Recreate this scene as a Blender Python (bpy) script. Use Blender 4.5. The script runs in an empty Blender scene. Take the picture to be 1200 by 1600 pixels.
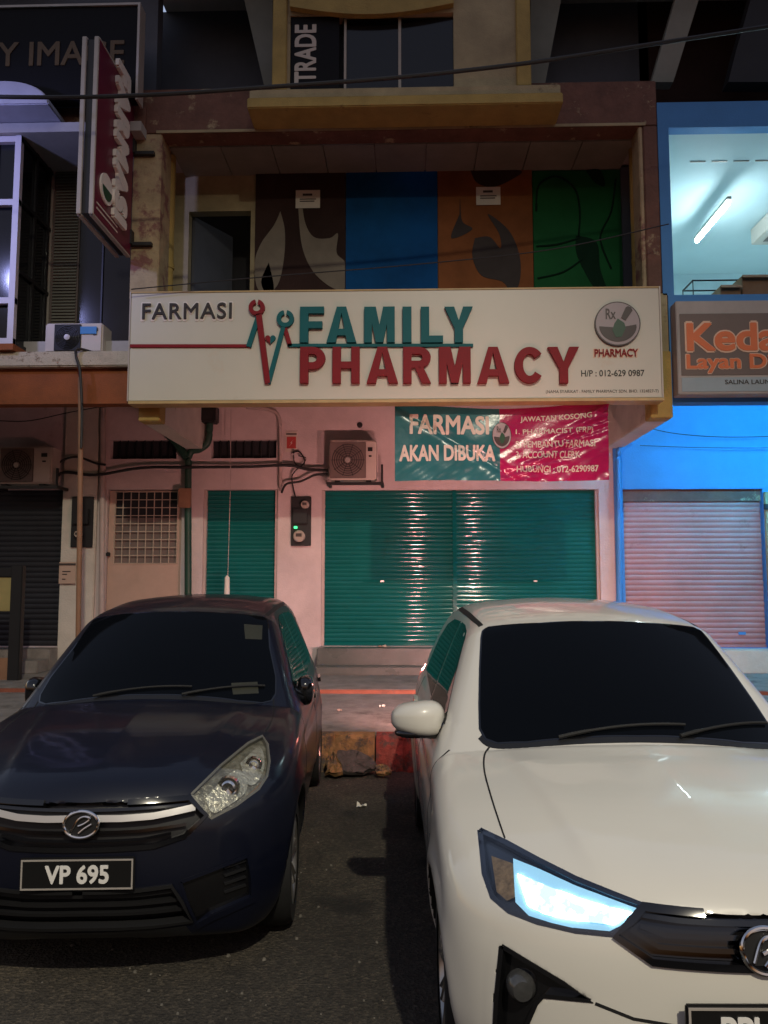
import bpy, bmesh, math, random
import numpy as np
from mathutils import Vector, Matrix
from mathutils.geometry import delaunay_2d_cdt
R = math.radians
random.seed(7)
rng = np.random.default_rng(7)
scene = bpy.context.scene
COL = scene.collection

# ------------------------------------------------------------------ camera
CAMZ, PITCH, YAW, FPX = 1.62, R(5.0), R(1.6), 1200.0
cam_d = bpy.data.cameras.new('camera')
cam = bpy.data.objects.new('camera', cam_d)
COL.objects.link(cam)
cam.location = (0, 0, CAMZ)
cam.rotation_euler = (R(90) + PITCH, 0, YAW)
cam_d.sensor_fit = 'HORIZONTAL'
cam_d.sensor_width = 36.0
cam_d.lens = 36.0 * FPX / 1200.0
cam_d.clip_start = 0.05
cam_d.clip_end = 500
scene.camera = cam
scene.render.resolution_x = 768
scene.render.resolution_y = 1024

# ------------------------------------------------------------------ night sky
w = bpy.data.worlds.new('World')
scene.world = w
w.use_nodes = True
nt = w.node_tree
bg = nt.nodes['Background']
sky = nt.nodes.new('ShaderNodeTexSky')
sky.sky_type = 'NISHITA'
sky.sun_disc = False
sky.sun_elevation = R(-3.0)
sky.sun_rotation = R(0)
nt.links.new(sky.outputs[0], bg.inputs[0])
bg.inputs[1].default_value = 6.5

scene.view_settings.view_transform = 'Standard'
scene.view_settings.look = 'None'
scene.view_settings.gamma = 1
scene.view_settings.exposure = 0.0
scene.cycles.max_bounces = 8
scene.cycles.caustics_reflective = False
scene.cycles.sample_clamp_indirect = 4.0

# ------------------------------------------------------------------ assumed lamps, out of view
def lamp(name, kind, loc, energy, color, aim=None, **kw):
    d = bpy.data.lights.new(name, kind)
    d.energy = energy
    d.color = color
    for k, v in kw.items():
        setattr(d, k, v)
    o = bpy.data.objects.new(name, d)
    COL.objects.link(o)
    o.location = loc
    if aim is not None:
        o.rotation_euler = (Vector(aim) - Vector(loc)).to_track_quat('-Z', 'Y').to_euler()
    return o
# assumed street lamp, out of view behind the photographer (cut-off head)
lamp('assumed_street_light', 'SPOT', (2.85, -8.2, 11.9), 6400, (1.0, 0.91, 0.70), aim=(-0.2, 2.6, 0.0),
     spot_size=R(70), spot_blend=0.9, shadow_soft_size=0.16)
# assumed violet lamp, unseen, lighting the bay window of the neighbour on the left
lamp('assumed_violet_light', 'SPOT', (-6.2, 6.0, 6.4), 300, (0.42, 0.45, 1.0), aim=(-5.0, 8.3, 6.2),
     spot_size=R(75), spot_blend=0.8, shadow_soft_size=0.15)

# ------------------------------------------------------------------ picture -> place
_f = Vector((-math.sin(YAW) * math.cos(PITCH), math.cos(YAW) * math.cos(PITCH), math.sin(PITCH)))
_r = Vector((math.cos(YAW), math.sin(YAW), 0))
_u = _r.cross(_f)
CAM = Vector((0, 0, CAMZ))
def ray(px, py):
    return (_f + _r * ((px - 600) / FPX) + _u * ((800 - py) / FPX))
def at(px, py, Y):
    d = ray(px, py)
    return CAM + d * (Y / d.y)
def gnd(px, py, z=0.0):
    d = ray(px, py)
    return CAM + d * ((z - CAMZ) / d.z)
def rect(x0, x1, y0, y1, Y):
    ym, xm = (y0 + y1) / 2, (x0 + x1) / 2
    return at(x0, ym, Y).x, at(x1, ym, Y).x, at(xm, y1, Y).z, at(xm, y0, Y).z

# ------------------------------------------------------------------ materials
def nodes(m):
    return m.node_tree.nodes, m.node_tree.links
def mat(name, col, rough=0.6, metal=0.0, coat=0.0, var=0.25, vscale=3.0, dirt=None, dscale=1.2, dthr=0.55,
        bump=0.0, bscale=60.0, emit=None, estr=0.0, spec=0.5, rvar=0.0):
    m = bpy.data.materials.new(name)
    m.use_nodes = True
    N, L = nodes(m)
    b = N['Principled BSDF']
    b.inputs['Base Color'].default_value = (*col, 1)
    b.inputs['Roughness'].default_value = rough
    b.inputs['Metallic'].default_value = metal
    b.inputs['Coat Weight'].default_value = coat
    b.inputs['Coat Roughness'].default_value = 0.09 if 'navy' in name else 0.05
    b.inputs['Specular IOR Level'].default_value = spec
    tc = N.new('ShaderNodeTexCoord')
    src = None
    if var > 0:
        n = N.new('ShaderNodeTexNoise'); n.inputs['Scale'].default_value = vscale
        n.inputs['Detail'].default_value = 8; n.inputs['Roughness'].default_value = 0.65
        L.new(tc.outputs['Object'], n.inputs['Vector'])
        r = N.new('ShaderNodeValToRGB')
        r.color_ramp.elements[0].position = 0.3; r.color_ramp.elements[1].position = 0.72
        r.color_ramp.elements[0].color = (*[c * (1 - var) for c in col], 1)
        r.color_ramp.elements[1].color = (*[min(1, c * (1 + var * 0.5)) for c in col], 1)
        L.new(n.outputs['Fac'], r.inputs['Fac'])
        src = r.outputs['Color']
    if dirt is not None:
        n2 = N.new('ShaderNodeTexNoise'); n2.inputs['Scale'].default_value = dscale
        n2.inputs['Detail'].default_value = 10; n2.inputs['Roughness'].default_value = 0.7
        L.new(tc.outputs['Object'], n2.inputs['Vector'])
        r2 = N.new('ShaderNodeValToRGB')
        r2.color_ramp.elements[0].position = dthr; r2.color_ramp.elements[1].position = min(1, dthr + 0.08)
        L.new(n2.outputs['Fac'], r2.inputs['Fac'])
        mx = N.new('ShaderNodeMix'); mx.data_type = 'RGBA'
        L.new(r2.outputs['Color'], mx.inputs['Factor'])
        if src: L.new(src, mx.inputs['A'])
        else: mx.inputs['A'].default_value = (*col, 1)
        mx.inputs['B'].default_value = (*dirt, 1)
        src = mx.outputs['Result']
    if src: L.new(src, b.inputs['Base Color'])
    if rvar > 0:
        n4 = N.new('ShaderNodeTexNoise'); n4.inputs['Scale'].default_value = 2.2; n4.inputs['Detail'].default_value = 6
        L.new(tc.outputs['Object'], n4.inputs['Vector'])
        mr = N.new('ShaderNodeMapRange')
        mr.inputs['From Min'].default_value = 0.3; mr.inputs['From Max'].default_value = 0.7
        mr.inputs['To Min'].default_value = max(0.02, rough - rvar); mr.inputs['To Max'].default_value = rough + rvar
        L.new(n4.outputs['Fac'], mr.inputs['Value']); L.new(mr.outputs['Result'], b.inputs['Roughness'])
    if bump > 0:
        n3 = N.new('ShaderNodeTexNoise'); n3.inputs['Scale'].default_value = bscale; n3.inputs['Detail'].default_value = 6
        L.new(tc.outputs['Object'], n3.inputs['Vector'])
        bp = N.new('ShaderNodeBump'); bp.inputs['Strength'].default_value = bump; bp.inputs['Distance'].default_value = 0.02
        L.new(n3.outputs['Fac'], bp.inputs['Height']); L.new(bp.outputs['Normal'], b.inputs['Normal'])
    if emit is not None:
        b.inputs['Emission Color'].default_value = (*emit, 1)
        b.inputs['Emission Strength'].default_value = estr
    return m

M = {}
M['pink'] = mat('pink_wall_paint', (0.60, 0.50, 0.485), 0.75, var=0.2, vscale=1.6, dirt=(0.36, 0.25, 0.22), dscale=1.1, dthr=0.66, bump=0.25, bscale=40)
M['white_wall'] = mat('white_wall_paint', (0.58, 0.54, 0.47), 0.75, var=0.2, vscale=2.2, dirt=(0.30, 0.24, 0.18), dscale=2.0, dthr=0.63, bump=0.3, bscale=40)
M['soffit'] = mat('soffit_paint', (0.42, 0.40, 0.38), 0.85, var=0.2, vscale=2)
M['yellow'] = mat('ochre_paint', (0.42, 0.30, 0.085), 0.75, var=0.3, vscale=2.5, dirt=(0.14, 0.09, 0.035), dscale=2.4, dthr=0.62, bump=0.3)
M['cream'] = mat('cream_paint', (0.40, 0.33, 0.19), 0.8, var=0.3, vscale=2.2, dirt=(0.16, 0.12, 0.07), dscale=1.8, dthr=0.62, bump=0.3)
M['peel'] = mat('peeling_red_paint', (0.17, 0.08, 0.055), 0.8, var=0.35, vscale=4, dirt=(0.42, 0.34, 0.2), dscale=3.2, dthr=0.57, bump=0.5, bscale=20)
M['peel_pale'] = mat('peeling_pale_paint', (0.44, 0.34, 0.2), 0.8, var=0.3, vscale=4, dirt=(0.22, 0.10, 0.085), dscale=2.6, dthr=0.52, bump=0.5, bscale=20)
M['orange'] = mat('orange_fascia_paint', (0.27, 0.075, 0.018), 0.75, var=0.35, vscale=2.0, dirt=(0.15, 0.05, 0.02), dscale=2.0, dthr=0.6, bump=0.3)
M['ledge'] = mat('stained_ledge_plaster', (0.52, 0.46, 0.36), 0.85, var=0.3, vscale=5, dirt=(0.16, 0.11, 0.07), dscale=5, dthr=0.56, bump=0.5)
M['blue'] = mat('blue_wall_paint', (0.055, 0.25, 0.60), 0.6, var=0.12, vscale=1.5, dirt=(0.03, 0.08, 0.22), dscale=1.1, dthr=0.68, bump=0.15)
M['room'] = mat('room_white_paint', (0.54, 0.69, 0.73), 0.7, var=0.06, vscale=1.0, bump=0.1)
M['tile_grey'] = mat('grey_ceiling_board', (0.24, 0.24, 0.20), 0.8, var=0.2, vscale=2)
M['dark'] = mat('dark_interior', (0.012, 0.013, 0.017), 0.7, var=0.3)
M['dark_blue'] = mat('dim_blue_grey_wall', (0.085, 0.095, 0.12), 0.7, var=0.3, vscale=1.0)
M['dglass'] = mat('dark_window_glass', (0.006, 0.007, 0.01), 0.12, var=0.0, spec=0.35)
M['frame'] = mat('pale_window_frame', (0.42, 0.38, 0.32), 0.5, var=0.2)
M['teal'] = mat('teal_shutter_paint', (0.005, 0.115, 0.105), 0.085, var=0.2, vscale=1.4, dirt=(0.008, 0.09, 0.08), dscale=2.0, dthr=0.62, bump=0.010, bscale=25, rvar=0.02)
M['pinkgrey'] = mat('rusty_grey_shutter', (0.40, 0.20, 0.195), 0.42, var=0.2, vscale=2.0, dirt=(0.28, 0.10, 0.09), dscale=2.2, dthr=0.62, bump=0.2, rvar=0.1)
M['black_shutter'] = mat('black_shutter_paint', (0.010, 0.011, 0.016), 0.6, var=0.3)
M['door'] = mat('beige_door_paint', (0.47, 0.33, 0.26), 0.6, var=0.15, vscale=2, dirt=(0.30, 0.19, 0.14), dscale=1.8, dthr=0.65)
M['grille'] = mat('door_grille_paint', (0.46, 0.37, 0.29), 0.55, var=0.2)
M['tile'] = mat('grey_green_step_tile', (0.085, 0.10, 0.09), 0.35, var=0.25, vscale=4, bump=0.1, rvar=0.12)
M['concrete'] = mat('worn_concrete', (0.24, 0.215, 0.19), 0.75, var=0.4, vscale=5, dirt=(0.10, 0.085, 0.07), dscale=1.6, dthr=0.56, bump=0.5, bscale=60)
M['redtile'] = mat('red_edge_tile', (0.30, 0.09, 0.05), 0.6, var=0.35, vscale=6, dirt=(0.14, 0.06, 0.04), dscale=4, dthr=0.57, bump=0.3)
M['kerb_yellow'] = mat('worn_yellow_kerb_paint', (0.24, 0.135, 0.05), 0.8, var=0.5, vscale=9, dirt=(0.07, 0.05, 0.04), dscale=6, dthr=0.49, bump=0.7, bscale=30)
M['kerb_red'] = mat('worn_red_kerb_paint', (0.22, 0.04, 0.03), 0.8, var=0.5, vscale=9, dirt=(0.07, 0.04, 0.035), dscale=6, dthr=0.50, bump=0.7, bscale=30)
M['sign_white'] = mat('cream_sign_sheet', (0.58, 0.57, 0.485), 0.42, var=0.05, vscale=0.8, dirt=(0.56, 0.51, 0.41), dscale=1.3, dthr=0.62)
M['sign_edge'] = mat('sign_edge_metal', (0.50, 0.36, 0.16), 0.5, var=0.25)
M['l_teal'] = mat('teal_sign_letter', (0.010, 0.125, 0.140), 0.5, spec=0.15, var=0.1)
M['l_red'] = mat('dark_red_sign_letter', (0.235, 0.016, 0.024), 0.5, spec=0.15, var=0.1)
M['l_black'] = mat('black_sign_letter', (0.02, 0.016, 0.014), 0.45, var=0.0)
M['l_white'] = mat('white_sign_letter', (0.75, 0.70, 0.64), 0.5, var=0.0)
M['l_pale'] = mat('pale_letter', (0.55, 0.49, 0.42), 0.5, var=0.0)
M['l_gold'] = mat('gold_letter', (0.10, 0.055, 0.016), 0.5, metal=0.0, var=0.1)
M['l_orange'] = mat('orange_letter', (0.68, 0.17, 0.055), 0.5, var=0.05)
M['l_peach'] = mat('peach_letter_rim', (0.72, 0.50, 0.36), 0.5, var=0.0)
M['lilac'] = mat('lilac_grey_disc', (0.33, 0.285, 0.30), 0.35, var=0.05)
M['logo_dark'] = mat('logo_dark_brown', (0.045, 0.03, 0.03), 0.4, var=0.0)
M['logo_green'] = mat('logo_green', (0.015, 0.07, 0.035), 0.4, var=0.0)
M['keda'] = mat('brown_grey_sign_sheet', (0.15, 0.115, 0.10), 0.5, var=0.1)
M['keda_low'] = mat('pale_blue_sign_strip', (0.30, 0.38, 0.42), 0.5, var=0.1)
M['maroon'] = mat('maroon_sign_sheet', (0.13, 0.010, 0.035), 0.4, var=0.1)
M['sign_black'] = mat('black_sign_sheet', (0.006, 0.006, 0.008), 0.6, spec=0.15, var=0.1)
M['steel'] = mat('brushed_trim', (0.46, 0.42, 0.38), 0.4, metal=0.2, var=0.15)
M['black'] = mat('black_plastic', (0.012, 0.012, 0.013), 0.45, var=0.2)
M['rubber'] = mat('black_rubber', (0.010, 0.010, 0.010), 0.75, var=0.3, vscale=20)
M['cable'] = mat('black_cable_sheath', (0.018, 0.017, 0.018), 0.6, var=0.3)
M['green_pipe'] = mat('dark_green_pipe', (0.012, 0.055, 0.035), 0.5, var=0.3)
M['pvc'] = mat('pale_pvc_pipe', (0.46, 0.37, 0.34), 0.5, var=0.2)
M['brown_pipe'] = mat('brown_conduit', (0.30, 0.155, 0.085), 0.6, var=0.3)
M['ac'] = mat('off_white_casing', (0.55, 0.49, 0.43), 0.5, var=0.12, dirt=(0.36, 0.29, 0.23), dscale=3, dthr=0.64)
M['ac_grille'] = mat('grey_brown_grille', (0.17, 0.13, 0.115), 0.55, var=0.2)
M['paper'] = mat('white_paper', (0.72, 0.68, 0.6), 0.8, var=0.1)
M['ink'] = mat('dark_print', (0.05, 0.04, 0.035), 0.7, var=0.0)
M['notice_red'] = mat('red_notice', (0.42, 0.05, 0.045), 0.5, var=0.1)
M['notice_beige'] = mat('beige_notice', (0.50, 0.36, 0.28), 0.6, var=0.1)
M['meter_glass'] = mat('meter_cover', (0.42, 0.36, 0.30), 0.15, var=0.1)
M['led_green'] = mat('green_indicator', (0.02, 0.4, 0.1), 0.4, var=0, emit=(0.08, 1.0, 0.35), estr=1.6)
M['cardboard'] = mat('cardboard', (0.27, 0.155, 0.075), 0.8, var=0.2)
M['tube'] = mat('lit_tube', (0.9, 0.95, 1), 0.4, var=0, emit=(0.76, 0.95, 1.0), estr=75)
M['led_blue'] = mat('lit_blue_strip', (0.2, 0.5, 1), 0.4, var=0, emit=(0.06, 0.62, 1.0), estr=300)
M['mural_brown'] = mat('mural_brown', (0.0494, 0.0273, 0.0234), 0.75, spec=0.12, var=0.4, vscale=1.2)
M['mural_beige'] = mat('mural_beige', (0.2415, 0.2070, 0.1610), 0.75, spec=0.12, var=0.2)
M['mural_blue'] = mat('mural_blue', (0.006, 0.085, 0.26), 0.75, spec=0.12, var=0.45, vscale=0.9)
M['mural_orange'] = mat('mural_orange', (0.2700, 0.0972, 0.0338), 0.75, spec=0.12, var=0.45, vscale=0.9)
M['mural_grey'] = mat('mural_grey', (0.0660, 0.0550, 0.0506), 0.75, spec=0.12, var=0.2)
M['mural_green'] = mat('mural_green', (0.0150, 0.1250, 0.0375), 0.75, spec=0.12, var=0.35, vscale=0.9)
M['mural_dkgreen'] = mat('mural_dark_green', (0.008, 0.034, 0.018), 0.8, spec=0.1, var=0.2)
M['yellow_board'] = mat('dull_yellow_board', (0.36, 0.29, 0.11), 0.6, var=0.2)
M['navy'] = mat('navy_car_paint', (0.0036, 0.0052, 0.0145), 0.45, metal=0.15, coat=0.45, spec=0.3, var=0.08, vscale=1.5)
M['white_paint'] = mat('white_car_paint', (0.655, 0.63, 0.565), 0.35, coat=0.9, var=0.03, vscale=1.0)
M['car_glass'] = mat('tinted_car_glass', (0.003, 0.0038, 0.0055), 0.035, var=0, spec=0.07)
M['gloss_black'] = mat('gloss_black_trim', (0.006, 0.006, 0.007), 0.12, var=0, coat=0.6)
M['seam'] = mat('panel_gap', (0.004, 0.004, 0.004), 0.8, var=0)
M['fog'] = mat('dim_fog_lens', (0.10, 0.10, 0.10), 0.18, metal=0.5, var=0.3, vscale=40)
M['chrome'] = mat('chrome', (0.78, 0.77, 0.75), 0.12, metal=1.0, var=0)
M['satin'] = mat('satin_silver', (0.62, 0.60, 0.57), 0.32, metal=0.6, var=0)
M['alloy'] = mat('alloy_wheel', (0.45, 0.43, 0.40), 0.28, metal=0.9, var=0.1)
M['plate'] = mat('black_plate', (0.008, 0.008, 0.008), 0.35, var=0)
M['plate_white'] = mat('plate_character', (0.78, 0.76, 0.72), 0.45, var=0)
M['sticker'] = mat('sticker', (0.035, 0.035, 0.022), 0.5, var=0.2)
M['toy'] = mat('pale_plush', (0.09, 0.10, 0.11), 0.9, var=0.3, vscale=30)
M['amber'] = mat('amber_reflector', (0.40, 0.26, 0.14), 0.2, metal=0.5, var=0.6, vscale=50)
M['lamp_house'] = mat('lamp_housing', (0.012, 0.018, 0.035), 0.15, var=0, coat=1)
M['drl'] = mat('lit_headlight', (0.8, 0.9, 1), 0.2, var=0, emit=(0.62, 0.88, 1.0), estr=5.0)
M['tail'] = mat('lit_tail_lamp', (0.5, 0.02, 0.01), 0.2, var=0, emit=(1.0, 0.30, 0.24), estr=70)

def lensmat():
    m = bpy.data.materials.new('clear_lamp_lens'); m.use_nodes = True
    N, L = nodes(m); out = N['Material Output']; N.remove(N['Principled BSDF'])
    t = N.new('ShaderNodeBsdfTransparent'); t.inputs[0].default_value = (0.95, 0.96, 0.96, 1)
    g = N.new('ShaderNodeBsdfGlossy'); g.inputs['Roughness'].default_value = 0.04
    lw = N.new('ShaderNodeLayerWeight'); lw.inputs[0].default_value = 0.5
    pw = N.new('ShaderNodeMath'); pw.operation = 'POWER'; L.new(lw.outputs['Facing'], pw.inputs[0]); pw.inputs[1].default_value = 5
    f = N.new('ShaderNodeMath'); f.operation = 'MULTIPLY_ADD'; L.new(pw.outputs[0], f.inputs[0]); f.inputs[1].default_value = 0.6; f.inputs[2].default_value = 0.04
    x = N.new('ShaderNodeMixShader')
    L.new(f.outputs[0], x.inputs[0]); L.new(t.outputs[0], x.inputs[1]); L.new(g.outputs[0], x.inputs[2])
    L.new(x.outputs[0], out.inputs[0])
    return m
M['lens'] = lensmat()
M['drl_glow'] = mat('lit_headlight_rim', (0.5, 0.7, 0.8), 0.2, var=0, emit=(0.10, 0.46, 0.80), estr=0.75)

def drlmat():
    # the lit lamp: slightly uneven white light
    m = M['drl']; N, L = nodes(m); b = N['Principled BSDF']
    tc = N.new('ShaderNodeTexCoord')
    n = N.new('ShaderNodeTexNoise'); n.inputs['Scale'].default_value = 22; n.inputs['Detail'].default_value = 6
    L.new(tc.outputs['Object'], n.inputs['Vector'])
    mr = N.new('ShaderNodeMapRange')
    mr.inputs['From Min'].default_value = 0.40; mr.inputs['From Max'].default_value = 0.56
    mr.inputs['To Min'].default_value = 0.8; mr.inputs['To Max'].default_value = 9.0
    L.new(n.outputs['Fac'], mr.inputs['Value']); L.new(mr.outputs['Result'], b.inputs['Emission Strength'])
drlmat()

def asphalt():
    m = mat('worn_asphalt', (0.050, 0.044, 0.036), 0.82, var=0.0)
    N, L = nodes(m); b = N['Principled BSDF']
    tc = N.new('ShaderNodeTexCoord')
    def noise(sc, det=6, ro=.6):
        q = N.new('ShaderNodeTexNoise'); q.inputs['Scale'].default_value = sc; q.inputs['Detail'].default_value = det; q.inputs['Roughness'].default_value = ro
        L.new(tc.outputs['Object'], q.inputs['Vector']); return q.outputs['Fac']
    def ramp(src, stops):
        r = N.new('ShaderNodeValToRGB'); e = r.color_ramp.elements
        while len(e) < len(stops): e.new(.5)
        for k, (p, c) in enumerate(stops): e[k].position = p; e[k].color = (*c, 1)
        L.new(src, r.inputs['Fac']); return r.outputs['Color']
    def mixc(a, c, mode, fac=1.0):
        x = N.new('ShaderNodeMix'); x.data_type = 'RGBA'; x.blend_type = mode
        if hasattr(fac, 'links'): L.new(fac, x.inputs['Factor'])
        else: x.inputs['Factor'].default_value = fac
        L.new(a, x.inputs['A'])
        if isinstance(c, tuple): x.inputs['B'].default_value = (*c, 1)
        else: L.new(c, x.inputs['B'])
        return x.outputs['Result']
    base = ramp(noise(0.8, 9, .66), [(.34, (.040, .034, .028)), (.5, (.068, .059, .048)), (.68, (.115, .096, .072))])
    vor = N.new('ShaderNodeTexVoronoi'); vor.inputs['Scale'].default_value = 62; L.new(tc.outputs['Object'], vor.inputs['Vector'])
    stone = ramp(vor.outputs['Color'], [(.25, (.45, .45, .46)), (.6, (1, 1, .98)), (.92, (2.3, 2.2, 2.0))])
    c1 = mixc(base, stone, 'MULTIPLY', .5)
    grit = ramp(noise(130, 4, .7), [(.34, (.4, .4, .4)), (.55, (1.05, 1.03, 1.0)), (.72, (2.1, 2.0, 1.85))])
    c2 = mixc(c1, grit, 'MULTIPLY', .75)
    oil = ramp(noise(1.7, 5, .5), [(.60, (0, 0, 0)), (.70, (1, 1, 1))])
    c3 = mixc(c2, (.018, .016, .015), 'MIX', oil)
    crk = N.new('ShaderNodeTexVoronoi'); crk.feature = 'DISTANCE_TO_EDGE'; crk.inputs['Scale'].default_value = 0.9
    wv = N.new('ShaderNodeTexNoise'); wv.inputs['Scale'].default_value = 3; wv.inputs['Detail'].default_value = 6; L.new(tc.outputs['Object'], wv.inputs['Vector'])
    va = N.new('ShaderNodeMix'); va.data_type = 'RGBA'; va.inputs['Factor'].default_value = .12
    L.new(tc.outputs['Object'], va.inputs['A']); L.new(wv.outputs['Color'], va.inputs['B']); L.new(va.outputs['Result'], crk.inputs['Vector'])
    cm = ramp(crk.outputs['Distance'], [(.0, (.78, .78, .78)), (.008, (1, 1, 1))])
    c4 = mixc(c3, cm, 'MULTIPLY', 1)
    L.new(c4, b.inputs['Base Color'])
    add = N.new('ShaderNodeMath'); add.operation = 'ADD'
    L.new(vor.outputs['Distance'], add.inputs[0]); L.new(noise(130, 4, .7), add.inputs[1])
    bp = N.new('ShaderNodeBump'); bp.inputs['Strength'].default_value = 1.0; bp.inputs['Distance'].default_value = 0.016
    L.new(add.outputs[0], bp.inputs['Height']); L.new(bp.outputs['Normal'], b.inputs['Normal'])
    return m
M['asphalt'] = asphalt()

# ------------------------------------------------------------------ objects
def tag(o, label=None, cat=None, group=None, kind=None):
    if label: o['label'] = label
    if cat: o['category'] = cat
    if group: o['group'] = group
    if kind: o['kind'] = kind
    return o
def thing(name, label, cat, loc=(0, 0, 0), group=None, rz=0.0):
    o = bpy.data.objects.new(name, None)
    o.empty_display_size = 0.2
    COL.objects.link(o)
    o.location = loc
    o.rotation_euler = (0, 0, rz)
    return tag(o, label, cat, group)
def wloc(p):
    v = Vector((0, 0, 0))
    while p is not None:
        v += p.location
        p = p.parent
    return v
def link_mesh(name, verts, faces, m, parent=None, local=False, smooth=None, sharp=40, bevel=0, mats=None, midx=None):
    me = bpy.data.meshes.new(name)
    off = Vector((0, 0, 0)) if (parent is None or local) else wloc(parent)
    me.from_pydata([tuple(Vector(v) - off) for v in verts], [], faces)
    if mats:
        for q in mats: me.materials.append(q)
        if midx: me.polygons.foreach_set('material_index', midx)
    else:
        me.materials.append(m)
    if bevel > 0:
        bm = bmesh.new(); bm.from_mesh(me)
        bmesh.ops.remove_doubles(bm, verts=bm.verts, dist=1e-5)
        bmesh.ops.recalc_face_normals(bm, faces=bm.faces)
        ed = [e for e in bm.edges if e.is_manifold and e.calc_face_angle(0) > R(35)]
        bmesh.ops.bevel(bm, geom=ed, offset=bevel, segments=2, affect='EDGES', clamp_overlap=True)
        bm.to_mesh(me); bm.free()
    if smooth or bevel > 0:
        me.polygons.foreach_set('use_smooth', [True] * len(me.polygons))
        me.set_sharp_from_angle(angle=R(sharp))
    me.update()
    o = bpy.data.objects.new(name, me)
    COL.objects.link(o)
    if parent is not None: o.parent = parent
    return o

class MB:
    def __init__(s): s.v = []; s.f = []
    def add(s, vs, fs):
        n = len(s.v); s.v += [tuple(v) for v in vs]; s.f += [tuple(i + n for i in f) for f in fs]; return s
    def box(s, x0, x1, y0, y1, z0, z1):
        return s.add([(x0, y0, z0), (x1, y0, z0), (x1, y1, z0), (x0, y1, z0), (x0, y0, z1), (x1, y0, z1), (x1, y1, z1), (x0, y1, z1)],
                     [(0, 3, 2, 1), (4, 5, 6, 7), (0, 1, 5, 4), (1, 2, 6, 5), (2, 3, 7, 6), (3, 0, 4, 7)])
    def hexa(s, p):
        return s.add(p, [(0, 3, 2, 1), (4, 5, 6, 7), (0, 1, 5, 4), (1, 2, 6, 5), (2, 3, 7, 6), (3, 0, 4, 7)])
    def prism(s, pts, y0, y1):
        """polygon in (x, z) extruded along y"""
        n = len(pts)
        if sum(pts[i][0] * pts[(i + 1) % n][1] - pts[(i + 1) % n][0] * pts[i][1] for i in range(n)) < 0: pts = pts[::-1]
        v = [(x, y0, z) for x, z in pts] + [(x, y1, z) for x, z in pts]
        f = [tuple(range(n)), tuple(range(2 * n - 1, n - 1, -1))]
        for i in range(n):
            j = (i + 1) % n
            f.append((j, i, i + n, j + n))
        return s.add(v, f)
    def tube(s, path, r, n=8, closed=False):
        P = [Vector(p) for p in path]
        rings = []
        up = Vector((0, 0, 1))
        m = len(P)
        for i, p in enumerate(P):
            a = P[(i - 1) % m] if (closed or i > 0) else P[i]
            b = P[(i + 1) % m] if (closed or i < m - 1) else P[i]
            t = (b - a).normalized()
            q = t.cross(up)
            if q.length < 0.05: q = t.cross(Vector((0, 1, 0)))
            q.normalize()
            k = q.cross(t)
            rr = r[i] if hasattr(r, '__len__') else r
            rings.append([p + (q * math.cos(2 * math.pi * j / n) + k * math.sin(2 * math.pi * j / n)) * rr for j in range(n)])
        v = [x for ring in rings for x in ring]
        f = []
        for i in range(m if closed else m - 1):
            i2 = (i + 1) % m
            for j in range(n):
                j2 = (j + 1) % n
                f.append((i * n + j, i * n + j2, i2 * n + j2, i2 * n + j))
        if not closed:
            f.append(tuple(range(n - 1, -1, -1))); f.append(tuple(range((m - 1) * n, m * n)))
        return s.add(v, f)
    def lathe(s, prof, c, axis='y', n=32):
        """prof: (radius, along) pairs"""
        v = []
        for r, a in prof:
            for j in range(n):
                t = 2 * math.pi * j / n
                p = (r * math.cos(t), a, r * math.sin(t)) if axis == 'y' else ((a, r * math.cos(t), r * math.sin(t)) if axis == 'x' else (r * math.cos(t), r * math.sin(t), a))
                v.append((p[0] + c[0], p[1] + c[1], p[2] + c[2]))
        f = []
        for i in range(len(prof) - 1):
            for j in range(n):
                j2 = (j + 1) % n
                f.append((i * n + j, i * n + j2, (i + 1) * n + j2, (i + 1) * n + j))
        return s.add(v, f)
    def build(s, name, m, parent=None, **k):
        return link_mesh(name, s.v, s.f, m, parent, **k)

def spline(pts, n=10):
    """Catmull-Rom through the points"""
    P = [Vector(p) for p in pts]
    out = []
    for i in range(len(P) - 1):
        p0 = P[max(i - 1, 0)]; p1 = P[i]; p2 = P[i + 1]; p3 = P[min(i + 2, len(P) - 1)]
        for k in range(n):
            t = k / n
            out.append(0.5 * ((2 * p1) + (p2 - p0) * t + (2 * p0 - 5 * p1 + 4 * p2 - p3) * t * t + (3 * p1 - p0 - 3 * p2 + p3) * t ** 3))
    out.append(P[-1])
    return out

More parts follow.
